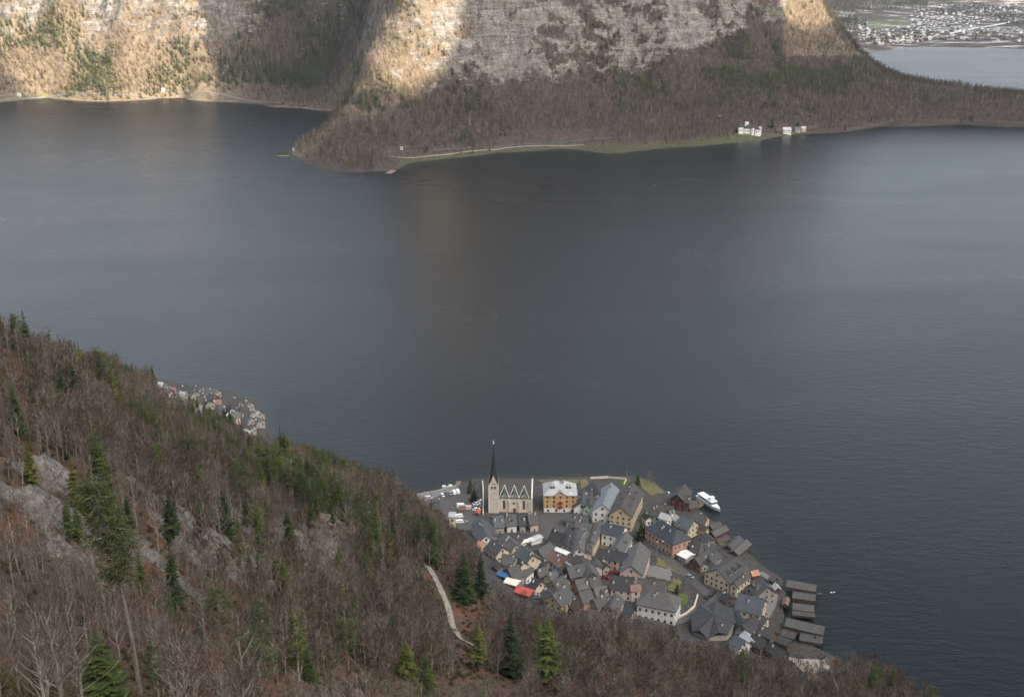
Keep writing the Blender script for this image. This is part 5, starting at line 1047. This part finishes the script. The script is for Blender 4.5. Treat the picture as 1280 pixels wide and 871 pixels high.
# ------------------------------------------------------------------ village trees, poles
for u, v, hgt_, k, vr, wd, lb in [(591, 622, 14, 'broadleaf_tree', 0, 1.2, 'bare brownish tree beside the wall left of the church'), (588, 616, 12, 'spruce_tree', 2, 1.2, 'dark conifer at the lake corner of the churchyard'), (593, 627, 9, 'spruce_tree', 2, 2.0, 'round dark green tree above the column of parked cars'), (598, 615, 10, 'broadleaf_tree', 2, 1.2, 'rusty bare tree between conifer and church tower'),
    (691, 681, 12, 'spruce_tree', 0, 1.1, 'dark conifer standing on the market square'), (801, 674, 12, 'spruce_tree', 2, 1.7, 'big dark green tree beside the long grey-roofed house'), (806, 673, 10, 'spruce_tree', 2, 1.8, 'second dark green tree touching the big one by the street'), (783, 601, 10, 'broadleaf_tree', 1, 1.3, 'bare tree behind the lakeside garden wall'), (808, 606, 10, 'broadleaf_tree', 3, 1.3, 'bare tree in the lake garden right of the yellow side wall'), (812, 604, 9, 'broadleaf_tree', 4, 1.2, 'slim bare tree at the water right of the yellow side wall'),
    (846, 742, 7, 'spruce_tree', 2, 1.4, 'small dark fir on the lawn beside the white house'), (858, 738, 6, 'broadleaf_tree', 1, 1.4, 'low autumn-brown tree by the curve of the main street'), (863, 733, 6, 'broadleaf_tree', 2, 1.3, 'bare garden tree above the lower street corner'), (724, 606, 9, 'broadleaf_tree', 0, 1.2, 'bare tree between orange hotel and dark green-grey roof'), (1018, 806, 6, 'spruce_tree', 2, 1.8, 'dark green bush at the lowest boathouse'), (760, 770, 8, 'broadleaf_tree', 2, 1.1, 'bare tree in front of the grey roof running downhill'), (640, 700, 7, 'broadleaf_tree', 4, 1.1, 'little bare tree among the left village houses'), (818, 610, 8, 'broadleaf_tree', 5, 1.2, 'bare tree on the garden point nearest the small harbour'), (797, 606, 9, 'spruce_tree', 2, 1.3, 'dark bush-like conifer behind the yellow side wall'), (672, 603, 8, 'broadleaf_tree', 6, 1.2, 'bare tree on the shore between church and orange hotel'), (760, 601, 6, 'broadleaf_tree', 7, 1.3, 'low brown tree behind the pale blue roof'), (984, 816, 6, 'broadleaf_tree', 5, 1.2, 'scrubby bare tree beside the pale gravel bank')]:
    tree(k, vr, hit(u, v), hgt_, u * .7, lb, 'tree', wid=wd)
for u, v, lb in [(821, 693, 'slender pale lamp post left of its twin by the street'), (828, 692, 'slender pale lamp post right of its twin by the street'), (549, 638, 'tall pale pole beside the dark low shed')]:
    p = hit(u, v); r = bpy.data.objects.new('lamp_post', None); C.objects.link(r); r.location = p; tag(r, lb, 'lamp post'); m = MB(); m.tube([(0, 0, -.5), (0, 0, 8)], [.14, .09], 6); m.build('post', M['metal'], r); m = MB(); m.box(-.5, -.2, 8, .5, .2, 8.25); m.build('lamp_head', M['white'], r)
# gravel slope with red barriers at the lower shore
for i, (u, v) in enumerate([(1040, 832), (1044, 829), (1048, 831)]):
    p = hit(u, v); p.z = max(p.z, .8); m = MB(); m.tube([(0, 0, -.5), (0, 0, 1.6), (0, 0, 3.2)], [.35, .3, .1], 6); m.box(-1, -.12, 1.0, 1, .12, 1.6); o = m.build('barrier', simple('red_barrier_%d' % i, (.42, .12, .08), .7, .2), loc=p); tag(o, ['leftmost', 'middle', 'rightmost'][i] + ' of three reddish barriers on the shore below the forest', 'barrier')
# ------------------------------------------------------------------ far shore: castle, houses, town
def hitf(u, v): return hit(u, v, lambda x, y: np.where(y > 1500, far_h(x, y), -50.), 1700, 8500, 5000)
def WF(u, v): return hitf(u, v)
def castle():
    p = hitf(937, 168); root = bpy.data.objects.new('castle', None); C.objects.link(root); root.location = p; tag(root, 'small white castle with turrets on the far shore', 'castle')
    for x_, y_, w_, d_, h_, roof in [(0, 6, 20, 12, 10, 1), (-17, 0, 9, 9, 13, 2), (14, 0, 10, 10, 9, 1), (-4, 12, 6, 6, 22, 2), (5, -2, 5, 5, 12, 2), (19, 4, 5, 5, 14, 2)]:
        m = MB(); m.box(x_ - w_ / 2, y_ - d_ / 2, -4, x_ + w_ / 2, y_ + d_ / 2, h_); wl = m.build('wall' if roof == 1 else 'tower', M['w_white'], root); r = MB(); e = .5; k = 1.0 if roof == 2 else .45
        r.add([(x_ - w_ / 2 - e, y_ - d_ / 2 - e, h_), (x_ + w_ / 2 + e, y_ - d_ / 2 - e, h_), (x_ + w_ / 2 + e, y_ + d_ / 2 + e, h_), (x_ - w_ / 2 - e, y_ + d_ / 2 + e, h_), (x_, y_, h_ + w_ * k)], [(0, 1, 4), (1, 2, 4), (2, 3, 4), (3, 0, 4), (3, 2, 1, 0)]); r.build('roof', M['r_dark'], root)
        for q in range(max(1, int(w_ / 4))): link('window', WIN, root, (x_ - w_ / 2 + 2 + q * 4, y_ - d_ / 2, h_ * .6), 0, (1.3, 1, 1.5))
castle()
def fh(u, v, L, hw, he, rz, rm, wm, lb, **k): p = hitf(u, v); return H(None, None, hw, he, rm, wm, lb, at=((p.x, p.y), R(rz), L, p.z), ch=0, **k)
fh(983, 166.5, 16, 6, 6, 2, 'light', 'white', 'low white house on the far shore right of the castle'); fh(973, 166, 10, 5, 4, 0, 'brown', 'timber', 'dark boathouse between the castle and the low white house', win=False, cat='boathouse'); fh(996, 164, 12, 5, 4, 10, 'grey', 'grey', 'grey cottage at the right end of the castle lawn'); fh(1004, 163, 9, 4, 4, 0, 'snowy', 'cream', 'tiny pale cottage last in line right of the castle')
fh(368, 188, 7, 3, 4, 20, 'grey', 'white', 'small white house at the tip of the far promontory'); fh(900, 145.5, 6, 3, 3, 0, 'grey', 'white', 'tiny hut in the wood above and left of the castle'); fh(24, 120, 8, 3.2, 3, 0, 'snowy', 'white', 'white house on the far left shore'); fh(204, 114, 7, 3, 3, 0, 'snowy', 'cream', 'pale hut on the bright meadow of the far left shore'); fh(502, 187, 5, 2.4, 2.4, 0, 'light', 'white', 'white hut on the track of the far promontory')
q = W(354, 195, 0); isl = MB(); isl.add([(9 * math.cos(k) * 1.7, 7 * math.sin(k), -1) for k in np.arange(0, 6.2, .52)] + [(5 * math.cos(k) * 1.7, 4 * math.sin(k), 1.2) for k in np.arange(0, 6.2, .52)], [(k, (k + 1) % 12, 12 + (k + 1) % 12, 12 + k) for k in range(12)] + [tuple(range(12, 24))]); io = isl.build('islet', M['olive'], loc=(q[0], q[1], 0)); io['kind'] = 'structure'
for i, (dx, lb) in enumerate([(-6, 'left bush-like conifer on the tiny islet off the promontory'), (1, 'middle conifer on the tiny islet off the promontory'), (6, 'right conifer on the tiny islet off the promontory')]): tree('spruce_tree', 2, Vector((q[0] + dx, q[1], .8)), 7, i, lb, 'tree', wid=1.6)
for u, v, h_, lb in [(1000 - 3, 160, 20, 'dark conifer standing right of the castle among the bare trees'), (965, 160, 24, 'tall dark fir just right of the castle'), (920, 166, 14, 'round dark tree at the left side of the castle')]: tree('spruce_tree', 0, hitf(u, v), h_, 1, lb, 'tree', wid=1.4)
ribbon('far_track', [(478, 191), (500, 190.5), (530, 189.5), (560, 188), (600, 185), (640, 182), (700, 178), (755, 174), (785, 172)], 4, 'asphalt', 1.0, far_h, step=8)
ribbon('far_shore_path', [(486, 196), (510, 199), (560, 194), (620, 187.5), (690, 182.5), (730, 182)], 3, 'gravel', 1.0, far_h, step=8)
ribbon('far_left_road', [(0, 126), (60, 120.5), (130, 120), (235, 119.5), (300, 124), (400, 133)], 4, 'terrace', 1.0, far_h, step=10)
ribbon('far_right_road', [(1010, 162), (1060, 155), (1110, 152), (1200, 151.5), (1280, 155)], 3, 'asphalt', 1.0, far_h, step=8)
for i, pts_ in enumerate([[(1180, 44), (1220, 36), (1280, 24)], [(1120, 52), (1180, 44)]]): ribbon('valley_road', pts_, 22, 'snow' if i < 2 else 'terrace', 2.0, far_h, step=30)
# far valley town: small shared meshes
def tiny(rm, wm, L, hw, he):
    m = MB(); m.box(-L / 2, -hw, -6, L / 2, hw, he, 0); t_ = hw * .8; m.add([(-L / 2, -hw, he), (-L / 2, hw, he), (-L / 2, 0, he + t_), (L / 2, -hw, he), (L / 2, hw, he), (L / 2, 0, he + t_)], [(0, 2, 1), (3, 4, 5)], 0)
    m.slab([(-L / 2 - .8, -hw - .8, he - .3), (L / 2 + .8, -hw - .8, he - .3), (L / 2 + .8, 0, he + t_ + .3), (-L / 2 - .8, 0, he + t_ + .3)], .4, 1); m.slab([(-L / 2 - .8, 0, he + t_ + .3), (L / 2 + .8, 0, he + t_ + .3), (L / 2 + .8, hw + .8, he - .3), (-L / 2 - .8, hw + .8, he - .3)], .4, 1); return m.mesh('house', M['w_' + wm], M['r_' + rm])
TN = [(tiny('snowy', 'white', 15, 6, 6), 'tiny white house with snow-covered roof in the far valley town', 'snow-roofed houses of the valley town'), (tiny('dark', 'white', 16, 6, 6), 'tiny white house with dark roof in the far valley town', 'dark-roofed white houses of the valley town'), (tiny('brown', 'cream', 14, 6, 6), 'tiny cream house with brown roof in the far valley town', 'brown-roofed houses of the valley town'), (tiny('grey', 'timber', 18, 7, 5), 'tiny dark timber house with grey roof in the far valley town', 'timber houses of the valley town')]
rng = np.random.default_rng(33); poly = [(1064, 30), (1080, 56), (1098, 58), (1140, 54), (1170, 50), (1285, 54), (1285, 5), (1165, 7), (1138, 12), (1140, 34), (1088, 40), (1080, 24)]
spots = []
while len(spots) < 420:
    u = rng.uniform(1062, 1285); v = rng.uniform(4, 57)
    if not inpoly(np.array([u]), np.array([v]), poly)[0] or (u > 1225 and 26 < v < 36) or (u > 1200 and v > 40 and rng.random() < .7): continue
    if any(abs(u - a) < 4.2 and abs(v - b) < 1.8 for a, b in spots): continue
    spots.append((u, v))
spots.sort(key=lambda s: -s[1]); rest_m = MB()
for i, (u, v) in enumerate(spots):
    z_ = 6.0
    for _ in range(4): q = W(u, v, z_); z_ = max(float(far_h(np.array([q[0]]), np.array([q[1]]))[0]), 1)
    k = int(rng.choice(4, p=[.22, .24, .24, .30])); rz = rng.uniform(-.6, .6) + (1.57 if rng.random() < .3 else 0); s_ = rng.uniform(.6, 1.1)
    if i < 150: o = link('house', TN[k][0], None, (q[0], q[1], z_), rz, s_); tag(o, TN[k][1], 'house', TN[k][2])
    else:
        c_, s2 = math.cos(rz) * s_, math.sin(rz) * s_; me = TN[k][0]; rest_m.add([(q[0] + a.co.x * c_ - a.co.y * s2, q[1] + a.co.x * s2 + a.co.y * c_, z_ + a.co.z * s_) for a in me.vertices], [tuple(p_.vertices) for p_ in me.polygons])
        for j, p_ in enumerate(me.polygons): rest_m.mi[-len(me.polygons) + j] = {0: 0, 1: 1 + (k if k < 3 else 1)}[p_.material_index]
ro = rest_m.build('distant_town', [M['w_white'], M['r_snowy'], M['r_dark'], M['r_brown']]); tag(ro, 'crowd of tiny houses at the back of the far valley town', 'town', kind='stuff')
